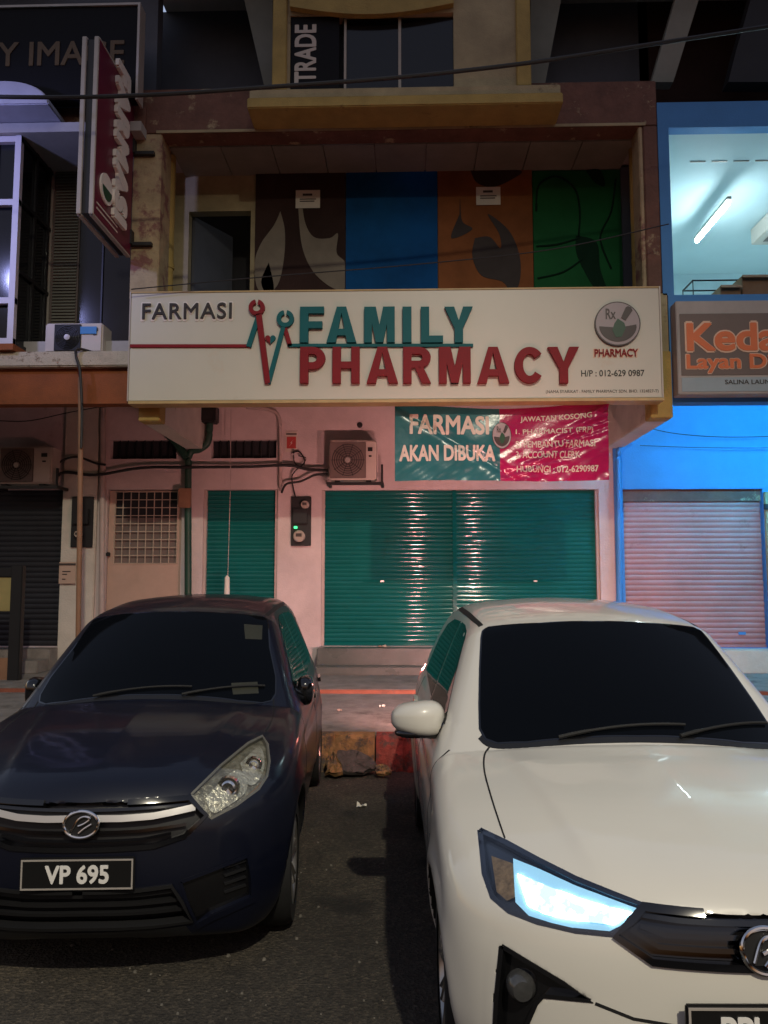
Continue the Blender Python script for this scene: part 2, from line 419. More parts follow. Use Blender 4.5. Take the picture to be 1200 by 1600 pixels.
def wall_mesh(x0, x1, z0, z1, y0, y1, openings):
    xs = sorted({x0, x1, *[min(max(v, x0), x1) for o in openings for v in o[:2]]})
    zs = sorted({z0, z1, *[min(max(v, z0), z1) for o in openings for v in o[2:]]})
    solid = {}
    for i in range(len(xs) - 1):
        for k in range(len(zs) - 1):
            cx, cz = (xs[i] + xs[i + 1]) / 2, (zs[k] + zs[k + 1]) / 2
            solid[i, k] = not any(o[0] < cx < o[1] and o[2] < cz < o[3] for o in openings)
    mb = MB()
    for (i, k), s in solid.items():
        if not s: continue
        a, b, c, d = xs[i], xs[i + 1], zs[k], zs[k + 1]
        mb.add([(a, y0, c), (b, y0, c), (b, y0, d), (a, y0, d)], [(0, 1, 2, 3)])
        mb.add([(a, y1, c), (b, y1, c), (b, y1, d), (a, y1, d)], [(3, 2, 1, 0)])
        if not solid.get((i - 1, k)): mb.add([(a, y0, c), (a, y1, c), (a, y1, d), (a, y0, d)], [(3, 2, 1, 0)])
        if not solid.get((i + 1, k)): mb.add([(b, y0, c), (b, y1, c), (b, y1, d), (b, y0, d)], [(0, 1, 2, 3)])
        if not solid.get((i, k - 1)): mb.add([(a, y0, c), (b, y0, c), (b, y1, c), (a, y1, c)], [(3, 2, 1, 0)])
        if not solid.get((i, k + 1)): mb.add([(a, y0, d), (b, y0, d), (b, y1, d), (a, y1, d)], [(0, 1, 2, 3)])
    return mb

def text_mesh(body, bold=0.0, extrude=0.0, spacing=1.0, bevel=0.0):
    c = bpy.data.curves.new('t', 'FONT')
    c.body = body; c.size = 1.0; c.extrude = extrude; c.space_character = spacing
    c.resolution_u = 4
    c.bevel_depth = bevel
    o = bpy.data.objects.new('t', c)
    COL.objects.link(o)
    dg = bpy.context.evaluated_depsgraph_get(); dg.update()
    me = bpy.data.meshes.new_from_object(o.evaluated_get(dg))
    bpy.data.objects.remove(o); bpy.data.curves.remove(c)
    v = np.array([q.co[:] for q in me.vertices]); f = [tuple(p.vertices) for p in me.polygons]
    bpy.data.meshes.remove(me)
    if bold > 0:
        V, F = [], []
        for k in range(8):
            t = 2 * math.pi * k / 8 + .39
            w2 = v + np.array([bold * math.cos(t), bold * math.sin(t), 0]); w2[:, 2] *= 1 - .02 * k
            F += [tuple(i + len(V) * len(v) for i in q) for q in f]; V.append(w2)
        v = np.concatenate(V); f = F
    mn, mx = v[:, :2].min(0), v[:, :2].max(0)
    v[:, :2] = (v[:, :2] - mn) / (mx - mn)          # unit box
    return v, f
def text_on(name, body, x0, x1, z0, z1, y, m, parent, bold=0.0, depth=0.01, spacing=1.0, bend=None, local=False):
    """letters in the facade plane (read from -y); front face at y, body back to y + depth"""
    v, f = text_mesh(body, bold, 0.5, spacing)
    vs = []
    for a, b, c in v:
        vs.append((x0 + a * (x1 - x0), y + (0.5 - c) * depth, z0 + b * (z1 - z0)))
    if bend is not None:
        bm = bmesh.new(); me = bpy.data.meshes.new('t')
        me.from_pydata(vs, [], f); bm.from_mesh(me); bmesh.ops.triangulate(bm, faces=bm.faces)
        for _ in range(2): bmesh.ops.subdivide_edges(bm, edges=[e for e in bm.edges if e.calc_length() > 0.03], cuts=1)
        for q in bm.verts: q.co = bend(q.co)
        bm.verts.index_update()
        vs = [q.co[:] for q in bm.verts]; f = [tuple(q.index for q in p.verts) for p in bm.faces]
        bm.free(); bpy.data.meshes.remove(me)
    return link_mesh(name, vs, f, m, parent, local=local)
def text_px(name, body, px0, px1, py0, py1, Y, m, parent, **k):
    x0, x1, z0, z1 = rect(px0, px1, py0, py1, Y)
    return text_on(name, body, x0, x1, z0, z1, Y, m, parent, **k)

def glyph(ch, x0, x1, z0, z1, s):
    """heavy block capitals as a list of convex (x, z) polygons"""
    w, h = x1 - x0, z1 - z0
    Rc = lambda a, b, c, d: [(x0 + a, z0 + c), (x0 + b, z0 + c), (x0 + b, z0 + d), (x0 + a, z0 + d)]
    def band(cx, cz, rx, rz, t0, t1, n=14):
        out = []; T = np.linspace(t0, t1, n + 1)
        for a, b in zip(T[:-1], T[1:]):
            out.append([(x0 + cx + rx * math.cos(a), z0 + cz + rz * math.sin(a)), (x0 + cx + rx * math.cos(b), z0 + cz + rz * math.sin(b)), (x0 + cx + (rx - s) * math.cos(b), z0 + cz + (rz - s * .85) * math.sin(b)), (x0 + cx + (rx - s) * math.cos(a), z0 + cz + (rz - s * .85) * math.sin(a))])
        return out
    q = s * .82; P2 = math.pi / 2
    if ch == 'F': return [Rc(0, s, 0, h), Rc(s, w, h - q, h), Rc(s, w * .93, h * .40, h * .40 + q)]
    if ch == 'L': return [Rc(0, s, 0, h), Rc(s, w, 0, q)]
    if ch == 'I': return [Rc(0, w, 0, h)]
    if ch == 'H': return [Rc(0, s, 0, h), Rc(w - s, w, 0, h), Rc(s, w - s, h * .5 - q / 2, h * .5 + q / 2)]
    if ch == 'A':
        t = s * 1.12; m = w / 2
        f_ = lambda z: (m - t * .5) * z / h
        return [[(x0, z0), (x0 + t, z0), (x0 + m + t * .12, z0 + h), (x0 + m - t * .5, z0 + h)], [(x0 + w - t, z0), (x0 + w, z0), (x0 + m + t * .5, z0 + h), (x0 + m - t * .12, z0 + h)],
                [(x0 + f_(h * .2) + t * .6, z0 + h * .2), (x0 + w - f_(h * .2) - t * .6, z0 + h * .2), (x0 + w - f_(h * .38) - t * .6, z0 + h * .38), (x0 + f_(h * .38) + t * .6, z0 + h * .38)]]
    if ch == 'M':
        t = s * .98
        return [Rc(0, s * .92, 0, h), Rc(w - s * .92, w, 0, h), [(x0 + s * .5, z0 + h), (x0 + s * .5 + t * .9, z0 + h), (x0 + w / 2 + t * .45, z0), (x0 + w / 2 - t * .45, z0)], [(x0 + w - s * .5 - t * .9, z0 + h), (x0 + w - s * .5, z0 + h), (x0 + w / 2 + t * .45, z0), (x0 + w / 2 - t * .45, z0)]]
    if ch == 'Y':
        t = s * 1.15; m = w / 2
        return [Rc(m - s / 2, m + s / 2, 0, h * .45), [(x0, z0 + h), (x0 + m - s / 2, z0 + h * .40), (x0 + m + s * .3, z0 + h * .40), (x0 + t, z0 + h)], [(x0 + w, z0 + h), (x0 + w - t, z0 + h), (x0 + m - s * .3, z0 + h * .40), (x0 + m + s / 2, z0 + h * .40)]]
    if ch in 'PR':
        rz = h * (.31 if ch == 'P' else .29); cz = h - rz; rx = min(rz * 1.15, w - s)
        o = [Rc(0, s, 0, h), Rc(s, w - rx, h - s * .85, h), Rc(s, w - rx, h - 2 * rz, h - 2 * rz + s * .85)] + band(w - rx, cz, rx, rz, -P2, P2)
        if ch == 'R': o += [[(x0 + w * .42, z0 + h * .44), (x0 + w * .42 + s, z0 + h * .44), (x0 + w, z0), (x0 + w - s * 1.1, z0)]]
        return o
    if ch == 'C': return band(w / 2, h / 2, w / 2, h / 2, math.radians(38), math.radians(322), 26)
def block_letter(ch, px0, px1, py0, py1, Y, depth, m, parent, stem=11.4):
    x0, x1, z0, z1 = rect(px0, px1, py0, py1, Y)
    mb = MB()
    for k, p in enumerate(glyph(ch, x0, x1, z0, z1, stem * Y / 1200)):
        mb.prism(p, Y - depth + .0004 * (k % 7), Y - .001)
    return mb

M['left_wall'] = mat('greyish_lilac_wall', (0.62, 0.52, 0.53), .8, var=.2, vscale=2, dirt=(.38, .3, .29), dscale=1.6, dthr=.62, bump=.3)

# ================================================================== GROUND
YS, YF, YW, YR = 8.72, 9.0, 11.05, 10.0      # sign face, facade front, shop wall, balcony back wall
ZF = 0.345                                   # five-foot way floor
def struct(name, mb, m, **k): return tag(mb.build(name, m, **k), kind='structure')
g = MB(); g.add([(-80, -60, 0), (80, -60, 0), (80, 60, 0), (-80, 60, 0)], [(0, 1, 2, 3)])
struct('road', g, M['asphalt'])
g = MB().box(-14, 14, 6.785, 9.02, 0.0, 0.300)
struct('apron', g, M['concrete'])
g = MB().box(-14, 14, 9.075, 14, 0.0, ZF)
struct('pavement', g, M['tile_floor'] if 'tile_floor' in M else M['concrete'])
g = MB().box(-14, 14, 9.02, 9.075, 0.0, ZF - 0.004)
struct('pavement_edge', g, M['redtile'], bevel=0.008)
# kerb: painted segments, chipped top edge
def kerb(name, segs, m):
    mb = MB()
    for a, b in segs:
        n = max(2, int((b - a) / 0.055)); rows = []
        for i in range(n + 1):
            x = a + (b - a) * i / n
            j1, j2, j3 = rng.normal(0, 0.014), rng.normal(0, 0.012), -abs(rng.normal(0, 0.022))
            rows.append([(x, 6.635 + j1, 0.0), (x, 6.655 + j2, 0.17 + j3), (x, 6.675 + j1, 0.285 + j3), (x, 6.70, 0.308 + j3 * .6), (x, 6.784, 0.306), (x, 6.784, 0.0)])
        v = [p for r_ in rows for p in r_]; f = []
        for i in range(n):
            for k in range(5):
                f.append((i * 6 + k, (i + 1) * 6 + k, (i + 1) * 6 + k + 1, i * 6 + k + 1))
        f.append(tuple(range(5, -1, -1))); f.append(tuple(range(n * 6, n * 6 + 6)))
        mb.add(v, f)
    return struct(name, mb, m)
xk = gnd(588, 1195).x
ys_, rs_ = [], []
L_ = 0.92
for k in range(-9, 10):
    a = xk + k * L_
    (rs_ if k % 2 == 0 else ys_).append((a + 0.006, a + L_ - 0.006))
kerb('kerb_yellow', ys_, M['kerb_yellow'])
kerb('kerb_red', rs_, M['kerb_red'])

# ================================================================== SHUTTERS
def shutter_mesh(x0, x1, z0, z1, y, pitch, depth=0.011):
    n = max(3, round((z1 - z0) / pitch)); p = (z1 - z0) / n
    prof = []
    for i in range(n):
        for t in (0.0, 0.12, 0.3, 0.5, 0.7, 0.88):
            prof.append((y - depth * math.sin(math.pi * t) ** 0.7 if t > 0 else y, z0 + (i + t) * p))
    prof.append((y, z1))
    nx = max(2, int((x1 - x0) / 0.35))
    v, f = [], []
    jit = [rng.normal(0, 0.0022, n) for _ in range(nx + 1)]
    for j in range(nx + 1):
        x = x0 + (x1 - x0) * j / nx
        for q, (a, b) in enumerate(prof):
            v.append((x, a + jit[j][min(q // 6, n - 1)], b))
    m = len(prof)
    for j in range(nx):
        for q in range(m - 1):
            f.append((j * m + q, (j + 1) * m + q, (j + 1) * m + q + 1, j * m + q + 1))
    mb = MB(); mb.add(v, f)
    return mb

# ================================================================== PHARMACY SHOPHOUSE (middle)
XL, XR = -2.93, 2.88
shop = thing('shophouse', 'ochre and pink three-storey shophouse with the green roller shutters, behind the pharmacy sign', 'building', (0, YF, 0))
xa, xb = at(151, 850, YW).x, at(961, 850, YW).x
def orect(px0, px1, py0, py1, Y=YW): return rect(px0, px1, py0, py1, Y)
door = orect(163, 281, 765, 1100); door = (door[0], door[1], ZF, door[3])
sh1 = orect(316, 433, 765, 1010); sh2 = orect(502, 938, 765, 1010)
v1 = orect(172, 276, 687, 717); v2 = orect(330, 432, 687, 716)
zs0 = sh2[2]
wall_mesh(xa, xb, ZF, 4.35, YW, YW + 0.22, [door, sh1, sh2, v1, v2]).build('wall', M['pink'], shop)
MB().box(xa - 0.3, xb, 9.16, YW + 0.2, 4.35, 4.55).build('soffit', M['soffit'], shop)
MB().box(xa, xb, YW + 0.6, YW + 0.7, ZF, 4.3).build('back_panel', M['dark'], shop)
for a in (XL - 0.25, XR):
    b_ = MB().box(a, a + 0.25, 9.17, YW - 0.003, 3.5, 4.347).build('beam', M['white_wall'], shop, bevel=0.01)
    MB().box(a - 0.003, a + 0.253, 8.94, 9.167, 3.50, 4.3).build('beam_end', M['yellow'], b_, bevel=0.01)
MB().box(XL - 0.25, XR + 0.25, 9.0, 9.16, 4.30, 5.02).build('spandrel', M['cream'], shop)
# shutters
for (r_, nm, pitch) in ((sh1, 'roller_shutter', 0.062), (sh2, 'roller_shutter', 0.062)):
    s = shutter_mesh(r_[0] + 0.003, r_[1] - 0.003, r_[2] + 0.05, r_[3] - 0.002, YW + 0.10, pitch).build(nm, M['teal'], shop, smooth=True, sharp=50)
    MB().box(r_[0] + 0.003, r_[1] - 0.003, YW + 0.075, YW + 0.115, r_[2] + 0.002, r_[2] + 0.052).build('bottom_bar', M['teal'], s, bevel=0.004)
    for e in (r_[0] + 0.002, r_[1] - 0.042):
        MB().box(e, e + 0.04, YW + 0.03, YW + 0.083, r_[2], r_[3] - 0.003).build('guide_rail', M['pvc'], s)
    big = s
xc = at(711, 900, YW).x
MB().box(xc - 0.03, xc + 0.03, YW + 0.045, YW + 0.085, sh2[2], sh2[3] - 0.003).build('centre_post', M['teal'], big, bevel=0.004)
zl = at(700, 908, YW).z
for a, b in ((sh2[0] + 0.6, xc - 0.04), (xc + 0.04, sh2[1] - 0.65)):
    MB().box(a, b, YW + 0.072, YW + 0.084, zl - 0.010, zl + 0.010).build('lock_bar', M['teal'], big)
for px in (597, 838):
    c = at(px, 906, YW); MB().box(c.x - 0.03, c.x + 0.03, YW + 0.06, YW + 0.083, zl - 0.012, zl + 0.012).build('lock', M['satin'], big, bevel=0.006)
MB().box(sh2[0] - 0.02, sh2[1] + 0.02, 10.72, YW - 0.003, ZF, zs0 - 0.004).build('step', M['tile'], shop, bevel=0.01)
MB().box(sh1[0] - 0.02, sh1[1] + 0.02, 10.8, YW - 0.003, ZF, zs0 - 0.004).build('step', M['tile'], shop, bevel=0.01)
MB().box(sh2[0] - 0.02, sh2[1] + 0.02, 10.38, 10.716, ZF, ZF + 0.10).build('lower_step', M['tile'], shop, bevel=0.008)
# vents
for r_ in (v1, v2):
    fr = MB().box(r_[0], r_[1], YW + 0.12, YW + 0.14, r_[2], r_[3]).build('vent_window', M['dark'], shop)
    mb = MB(); n = 8
    for i in range(1, n):
        x = r_[0] + (r_[1] - r_[0]) * i / n
        mb.box(x - 0.007, x + 0.007, YW + 0.06, YW + 0.075, r_[2], r_[3])
    mb.build('vent_bars', M['black'], fr)
# metal door with grille panel
dr = MB(); gx0, gx1, gz0, gz1 = orect(177, 275, 768, 880)
dr = wall_mesh(door[0] + 0.01, door[1] - 0.01, ZF + 0.01, door[3] - 0.01, YW + 0.06, YW + 0.10, [(gx0, gx1, gz0, gz1)]).build('door', M['door'], shop)
gm = MB()
for i in range(9):
    x = gx0 + (gx1 - gx0) * i / 8; gm.box(x - 0.006, x + 0.006, YW + 0.052, YW + 0.062, gz0, gz1)
for i in range(10):
    z = gz0 + (gz1 - gz0) * i / 9; gm.box(gx0, gx1, YW + 0.046, YW + 0.052, z - 0.006, z + 0.006)
gm.build('door_grille', M['grille'], dr)
zmid = gz0 + (gz1 - gz0) * 0.64
MB().box(gx0, gx1, YW + 0.102, YW + 0.11, gz0, zmid).build('frosted_pane', M['ac_grille'], dr)
MB().box(gx0, gx1, YW + 0.102, YW + 0.11, zmid + 0.004, gz1).build('dark_pane', M['dark'], dr)
c = at(168, 866, YW); MB().lathe([(0.0, 0), (0.03, 0), (0.035, 0.02), (0.02, 0.05), (0.0, 0.055)], (c.x, YW + 0.005, c.z), n=16).build('door_knob', M['black'], dr, smooth=True)
# pipes fixed to the wall
def pxpath(pts): return [at(a, b, y) for a, b, y in pts]
MB().tube(spline(pxpath([(328, 634, 10.95), (328, 660, 10.95), (325, 690, 10.95), (312, 702, 10.95), (297, 708, 10.95), (294, 740, 10.95), (294, 850, 10.95), (294, 1040, 10.95)]), 5), 0.05, 12).build('downpipe', M['green_pipe'], shop, smooth=True)
MB().tube(spline(pxpath([(262, 678, 10.93), (276, 693, 10.93), (292, 716, 10.93)]), 4), 0.055, 12).build('pipe_branch', M['green_pipe'], shop, smooth=True)
r_ = orect(314, 343, 638, 664); MB().box(r_[0], r_[1], 10.80, YW - 0.004, r_[2], r_[3]).build('pipe_hopper', M['black'], shop, bevel=0.02)
r_ = orect(284, 303, 765, 795); MB().box(r_[0], r_[1], 10.86, 10.93, r_[2], r_[3]).build('junction_box', M['brown_pipe'], shop, bevel=0.01)
MB().tube(spline(pxpath([(385, 636, 11.0), (420, 640, 11.0), (435, 650, 11.0), (438, 680, 11.0), (438, 762, 11.0)]), 5), 0.028, 10).build('drain_pipe', M['pvc'], shop, smooth=True)
MB().tube(pxpath([(161, 638, 11.0), (160, 800, 11.0), (158, 1050, 11.0)]), 0.042, 12).build('drain_pipe', M['pvc'], shop, smooth=True)
c = at(562, 664, YW); MB().lathe([(0, -0.02), (0.035, -0.02), (0.042, 0.0), (0.03, 0.002)], (c.x, YW - 0.003, c.z), n=20).build('pipe_stub', M['black'], shop, smooth=True)
# --- balcony storey
zb = at(600, 203, YF).z
zc = zb - 0.012
ztop = at(600, 133, YF).z
xcl0, xcl1 = at(206, 320, YF).x, at(250, 320, YF).x
xcr0, xcr1 = at(1008, 320, YF).x, at(1031, 320, YF).x
MB().box(xcl0, xcl1, YF, 9.4, 5.02, zb).build('column', M['peel_pale'], shop, bevel=0.012)
MB().box(xcr0, xcr1, YF, 9.4, 5.02, zb).build('column', M['peel'], shop, bevel=0.012)
MB().box(xcr0 - 0.05, xcr0 - 0.003, YF + 0.01, 9.3, 5.02, zb).build('column_trim', M['peel_pale'], shop, bevel=0.01)
MB().box(xcl0, xcr1, YF, 9.3, zb, ztop).build('lintel', M['peel'], shop, bevel=0.012)
MB().box(at(245, 190, YF).x, at(1008, 190, YF).x, YF - 0.012, YF - 0.002, zb, zb + 0.035).build('lintel_trim', M['cream'], shop)
# projecting slab of the bay
x0, x1 = at(386, 160, 8.55).x, at(880, 160, 8.55).x
zu = at(600, 165, 8.55).z
MB().box(x0, x1, 8.55, YF - 0.003, zu, zu + 0.13).build('bay_slab', M['yellow'], shop, bevel=0.012)
MB().box(x0 + 0.02, x1 - 0.02, 8.58, YF - 0.003, zu + 0.131, zu + 0.25).build('bay_kerb', M['cream'], shop, bevel=0.012)
# ceiling boards of the balcony
mb = MB(); nb = 9; xs0, xs1 = xcl1, xcr0
for i in range(nb):
    a = xs0 + (xs1 - xs0) * i / nb; b = xs0 + (xs1 - xs0) * (i + 1) / nb
    mb.box(a + 0.006, b - 0.006, 9.302, YR, zc, zc + 0.05)
mb.build('balcony_ceiling', M['tile_grey'], shop)
MB().box(xcl0, xcr1, 9.31, YR + 0.2, zc + 0.052, zc + 0.12).build('balcony_roof_slab', M['soffit'], shop)
pd = orect(294, 391, 330, 470, YR)
wall_mesh(xcl0, xcr1, 4.56, zc + 0.05, YR, YR + 0.15, [(pd[0], pd[1], 4.6, pd[3])]).build('balcony_wall', M['cream'], shop)
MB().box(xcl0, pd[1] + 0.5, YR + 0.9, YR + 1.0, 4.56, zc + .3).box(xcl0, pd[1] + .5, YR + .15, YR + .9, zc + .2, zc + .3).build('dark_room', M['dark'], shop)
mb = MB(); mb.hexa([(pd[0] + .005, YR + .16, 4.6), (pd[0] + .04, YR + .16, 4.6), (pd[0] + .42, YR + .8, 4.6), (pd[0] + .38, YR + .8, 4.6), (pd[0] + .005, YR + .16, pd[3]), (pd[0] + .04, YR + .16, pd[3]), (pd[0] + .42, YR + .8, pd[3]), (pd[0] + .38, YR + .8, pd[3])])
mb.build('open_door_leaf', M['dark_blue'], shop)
MB().box(xcl0, xcr1, 9.3, YR - .002, 4.56, 4.62).build('balcony_floor', M['concrete'], shop)
for px, r in ((262, 0.09), (992, 0.055)):
    c = at(px, 330, 9.5); MB().lathe([(r, 4.62), (r, 5.6), (r * 1.12, 5.6), (r * 1.12, 5.66), (r, 5.66), (r, zc - 0.002)], (c.x, 9.5, 0), axis='z', n=20).build('round_post', M['yellow'], shop, smooth=True)
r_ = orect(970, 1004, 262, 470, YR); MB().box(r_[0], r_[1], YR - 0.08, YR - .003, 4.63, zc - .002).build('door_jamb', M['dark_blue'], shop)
# mural panels on the balcony wall
def poly_px(pts, Y): return [(at(a, b, Y).x, at(a, b, Y).z) for a, b in pts]
def mural(px0, px1, m, shapes, notice=None):
    x0, x1, z0, z1 = rect(px0, px1, 266, 470, YR - 0.04)
    p = MB().box(x0 + .004, x1 - .004, YR - 0.04, YR - 0.003, 4.65, z1).build('mural_panel', M[m], shop)
    for nm, pts, mm in shapes:
        sm = spline([(a, b, 0) for a, b in pts] + [(*pts[0], 0)], 6)[:-1]
        q = poly_px([(v.x, min(v.y, 460)) for v in sm], YR - 0.045)
        q = [(min(max(a, x0 + .006), x1 - .006), b) for a, b in q]
        MB().prism(q, YR - 0.045, YR - 0.0405).build(nm, M[mm], p)
    return p
mural(398, 540, 'mural_brown', [
    ('leaf_shape', [(438, 330), (428, 352), (408, 380), (398, 410), (402, 450), (420, 458), (436, 440), (444, 400), (445, 360)], 'mural_beige'),
    ('leaf_shape', [(466, 325), (470, 300), (476, 345), (490, 370), (515, 372), (528, 365), (526, 395), (540, 412), (540, 450), (520, 450), (490, 425), (472, 385)], 'mural_beige'),
    ('leaf_inner', [(420, 410), (408, 440), (418, 460), (428, 450)], 'mural_brown')])
mural(540, 684, 'mural_blue', [('leaf_shape', [(556, 380), (550, 440), (566, 458), (574, 380), (570, 350)], 'dark_blue') ] if False else [])
mural(684, 833, 'mural_orange', [
    ('leaf_shape', [(742, 372), (738, 400), (752, 430), (785, 440), (800, 458), (812, 440), (812, 400), (795, 360), (762, 334), (780, 365), (782, 388), (765, 370)], 'mural_grey'),
    ('leaf_shape', [(718, 335), (705, 372), (738, 358), (722, 345), (719, 310)], 'mural_grey'),
    ('leaf_shape', [(735, 266), (745, 285), (770, 292), (800, 280), (812, 266)], 'mural_brown')])
gp = mural(833, 986, 'mural_green', [
    ('leaf_shape', [(900, 368), (902, 400), (930, 452), (950, 460), (938, 420), (932, 378)], 'mural_dkgreen'),
    ('leaf_shape', [(915, 266), (930, 285), (945, 290), (938, 266)], 'mural_dkgreen')])
for pts in ([(838, 330), (842, 290), (870, 276), (898, 295), (906, 330), (904, 370)], [(838, 385), (870, 382), (905, 372)], [(840, 435), (880, 425), (910, 405)], [(962, 280), (955, 330), (938, 372), (955, 420)]):
    MB().tube([at(a, b, YR - .043) for a, b in [(v.x, v.y) for v in spline([(a, b, 0) for a, b in pts], 6)]], 0.014, 6).build('stem_line', M['mural_dkgreen'], gp)
# --- top storey: bay with windows
x0, x1 = at(426, 70, 8.62).x, at(829, 70, 8.62).x
z0b = zu + 0.25
px_w = [rect(453, 530, 22, 134, 8.62), rect(541, 622, 22, 134, 8.62), rect(627, 709, 22, 134, 8.62)]
ops = [(a, b, z0b + 0.02, d) for a, b, c_, d in px_w]
wall_mesh(x0 + .17, x1 - .17, z0b, 9.6, 8.64, 8.8, [(ops[0][0], ops[2][1], z0b + .02, ops[0][3])]).build('bay_wall', M['cream'], shop)
for a, b in ((x0, x0 + .17), (x1 - .17, x1)):
    MB().box(a, b, 8.60, 8.85, z0b, 9.6).build('bay_pilaster', M['yellow'], shop, bevel=0.01)
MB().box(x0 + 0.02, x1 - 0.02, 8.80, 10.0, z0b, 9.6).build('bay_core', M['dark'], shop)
arc = [(ops[0][0], 9.3)] + [(ops[0][0] + (ops[2][1] - ops[0][0]) * t, ops[0][3] + 0.06 - 0.12 * math.sin(math.pi * t)) for t in np.linspace(0, 1, 15)] + [(ops[2][1], 9.3)]
MB().prism(arc, 8.56, 8.637).build('arched_hood', M['yellow'], shop)
for (a, b, c_, d) in ops[1:]:
    MB().box(a, b, 8.70, 8.72, c_, d - .002).build('window', M['dglass'], shop)
mb = MB().box(ops[1][0] - .03, ops[1][0] - .002, 8.66, 8.715, z0b + .021, ops[0][3] - .003).box(ops[1][1] + .002, ops[2][0] - .002, 8.66, 8.715, z0b + .021, ops[0][3] - .003)
mb.build('mullion', M['frame'], shop)
# recesses either side of the bay
for s, pts, xo in ((-1, [(368, -60), (426, -60), (426, 140), (414, 140)], (at(215, 70, YF).x, x0)), (1, [(829, -60), (888, -60), (850, 140), (829, 140)], (x1, at(1040, 70, YF).x))):
    MB().box(min(xo) - .15, max(xo) + .15, 10.1, 10.2, ztop - .2, 9.6).build('recess_wall', M['dark_blue'], shop)
    MB().prism(poly_px(pts, 9.3), 9.3, 9.42).build('splayed_buttress', M['tile_grey'], shop)
MB().box(xcl0, xcr1, 9.31, 10.3, ztop - 0.1, ztop - .003).build('recess_floor', M['concrete'], shop)
MB().box(xcl0, xcr1, 8.7, 10.4, 9.6, 9.75).build('roof', M['soffit'], shop)

# TRADE board, standing in the bay window
r_ = px_w[0]
tb = thing('window_board', 'black board with the pale word TRADE running up it, in the top bay window', 'sign', (r_[0], 8.66, z0b))
MB().box(r_[0] + .004, r_[1] - .004, 8.66, 8.69, z0b + .024, r_[3] - .004).build('board', M['sign_black'], tb)
v, f = text_mesh('TRADE', 0.03, 0.5)
tx0, tx1, tz0, tz1 = rect(460, 494, 38, 130, 8.655)
link_mesh('lettering', [(tx0 + (1 - b) * (tx1 - tx0), 8.655 + (0.5 - c) * 0.004, tz0 + a * (tz1 - tz0)) for a, b, c in v], f, M['l_pale'], tb)
v, f = text_mesh('TRADE', 0.03, 0.5)
# paper notices stuck on the murals
for k, (px, py, lab) in enumerate(((481, 311, 'white paper notice stuck on the brown mural panel'), (763, 306, 'white paper notice stuck on the orange mural panel'))):
    r_ = rect(px - 19, px + 19, py - 14, py + 14, YR - .05)
    n_ = thing('paper_notice', lab, 'notice', (r_[0], YR - .05, r_[2]), 'paper notices on the balcony murals')
    MB().box(r_[0], r_[1], YR - .0505, YR - .0465, r_[2], r_[3]).build('sheet', M['paper'], n_)
    xm, zm = (r_[0] + r_[1]) / 2, r_[3]
    text_on('print', 'SEWA', xm - .06, xm + .06, zm - .085, zm - .045, YR - .053, M['ink'], n_, depth=.002) if False else MB().box(xm - .07, xm + .06, YR - .053, YR - .051, zm - .08, zm - .05).box(xm - .11, xm + .11, YR - .053, YR - .051, zm - .135, zm - .12).box(xm - .11, xm + .09, YR - .053, YR - .051, zm - .165, zm - .15).build('print', M['ink'], n_)

# ================================================================== LEFT SHOPHOUSE
left = thing('shophouse', 'left neighbour shophouse with orange fascia, black shutter and white pillar', 'building', (-5, YF, 0))
XLL = -9.5
xp0, xp1 = at(97, 860, YW).x, at(150, 860, YW).x
bs = orect(-140, 97, 765, 1010)
wall_mesh(XLL, xp0, ZF, 4.35, YW + .012, YW + .22, [(bs[0], bs[1], bs[2], bs[3])]).build('wall', M['left_wall'], left)
MB().box(xp0, xa - .002, YW - 0.05, YW + .22, ZF, 4.35).build('pillar', M['white_wall'], left, bevel=0.012)
MB().box(bs[0] - .1, bs[1] + .06, YW + .2, YW + .23, ZF, 3.2).build('shutter_backing', M['dark'], left)
shutter_mesh(bs[0], bs[1] - .003, bs[2], bs[3], YW + .11, 0.075).build('roller_shutter', M['black_shutter'], left, smooth=True, sharp=50)
MB().box(bs[0], bs[1], 10.75, YW - .003, ZF, bs[2] - .01).box(bs[0], bs[1], 10.4, 10.747, ZF, ZF + .17).build('doorstep', M['concrete'], left, bevel=0.01)
MB().box(XLL, xa - .303, 9.2, YW + .2, 4.35, 4.55).build('soffit', M['soffit'], left)
r_ = rect(-300, 203, 575, 632, YF)
MB().box(XLL, XL - .26, YF, YF + .19, r_[2], r_[3]).build('fascia', M['orange'], left)
r2 = rect(-300, 203, 551, 575, 8.93)
MB().box(XLL, XL - .26, 8.9, 9.75, r2[2] + .003, r2[3]).build('ledge', M['ledge'], left, bevel=0.015)
zl0 = r2[3]
# upper floor recess with bay window
zs_ = at(80, 206, 8.8).z
YB = 9.75
MB().box(XLL, XL - .27, YB, YB + .1, zl0, zs_).build('recess_wall', M['dark_blue'], left)
MB().box(XLL, XL - .27, 8.8, YB + .1, zs_, zs_ + .12).build('upper_slab', M['soffit'], left)
MB().box(XLL, XL - .27, 8.95, YB, zs_ + .121, 7.45).build('upper_band', M['peel'], left)
MB().box(XLL, XL - .27, 9.3, 9.5, 7.451, 9.6).build('top_wall', M['dark_blue'], left)
lr = rect(82, 124, 262, 505, YB - .03)
lm = MB().box(lr[0], lr[1], YB - .03, YB - .003, zl0 + .003, lr[3]).build('louvre_shutter', M['ac_grille'], left)
mb = MB()
z = zl0 + .06
while z < lr[3] - .03:
    mb.hexa([(lr[0] + .03, YB - .05, z), (lr[1] - .02, YB - .05, z), (lr[1] - .02, YB - .031, z + .012), (lr[0] + .03, YB - .031, z + .012), (lr[0] + .03, YB - .052, z + .006), (lr[1] - .02, YB - .052, z + .006), (lr[1] - .02, YB - .031, z + .03), (lr[0] + .03, YB - .031, z + .03)]); z += .042
mb.build('louvres', M['tile_grey'], lm)
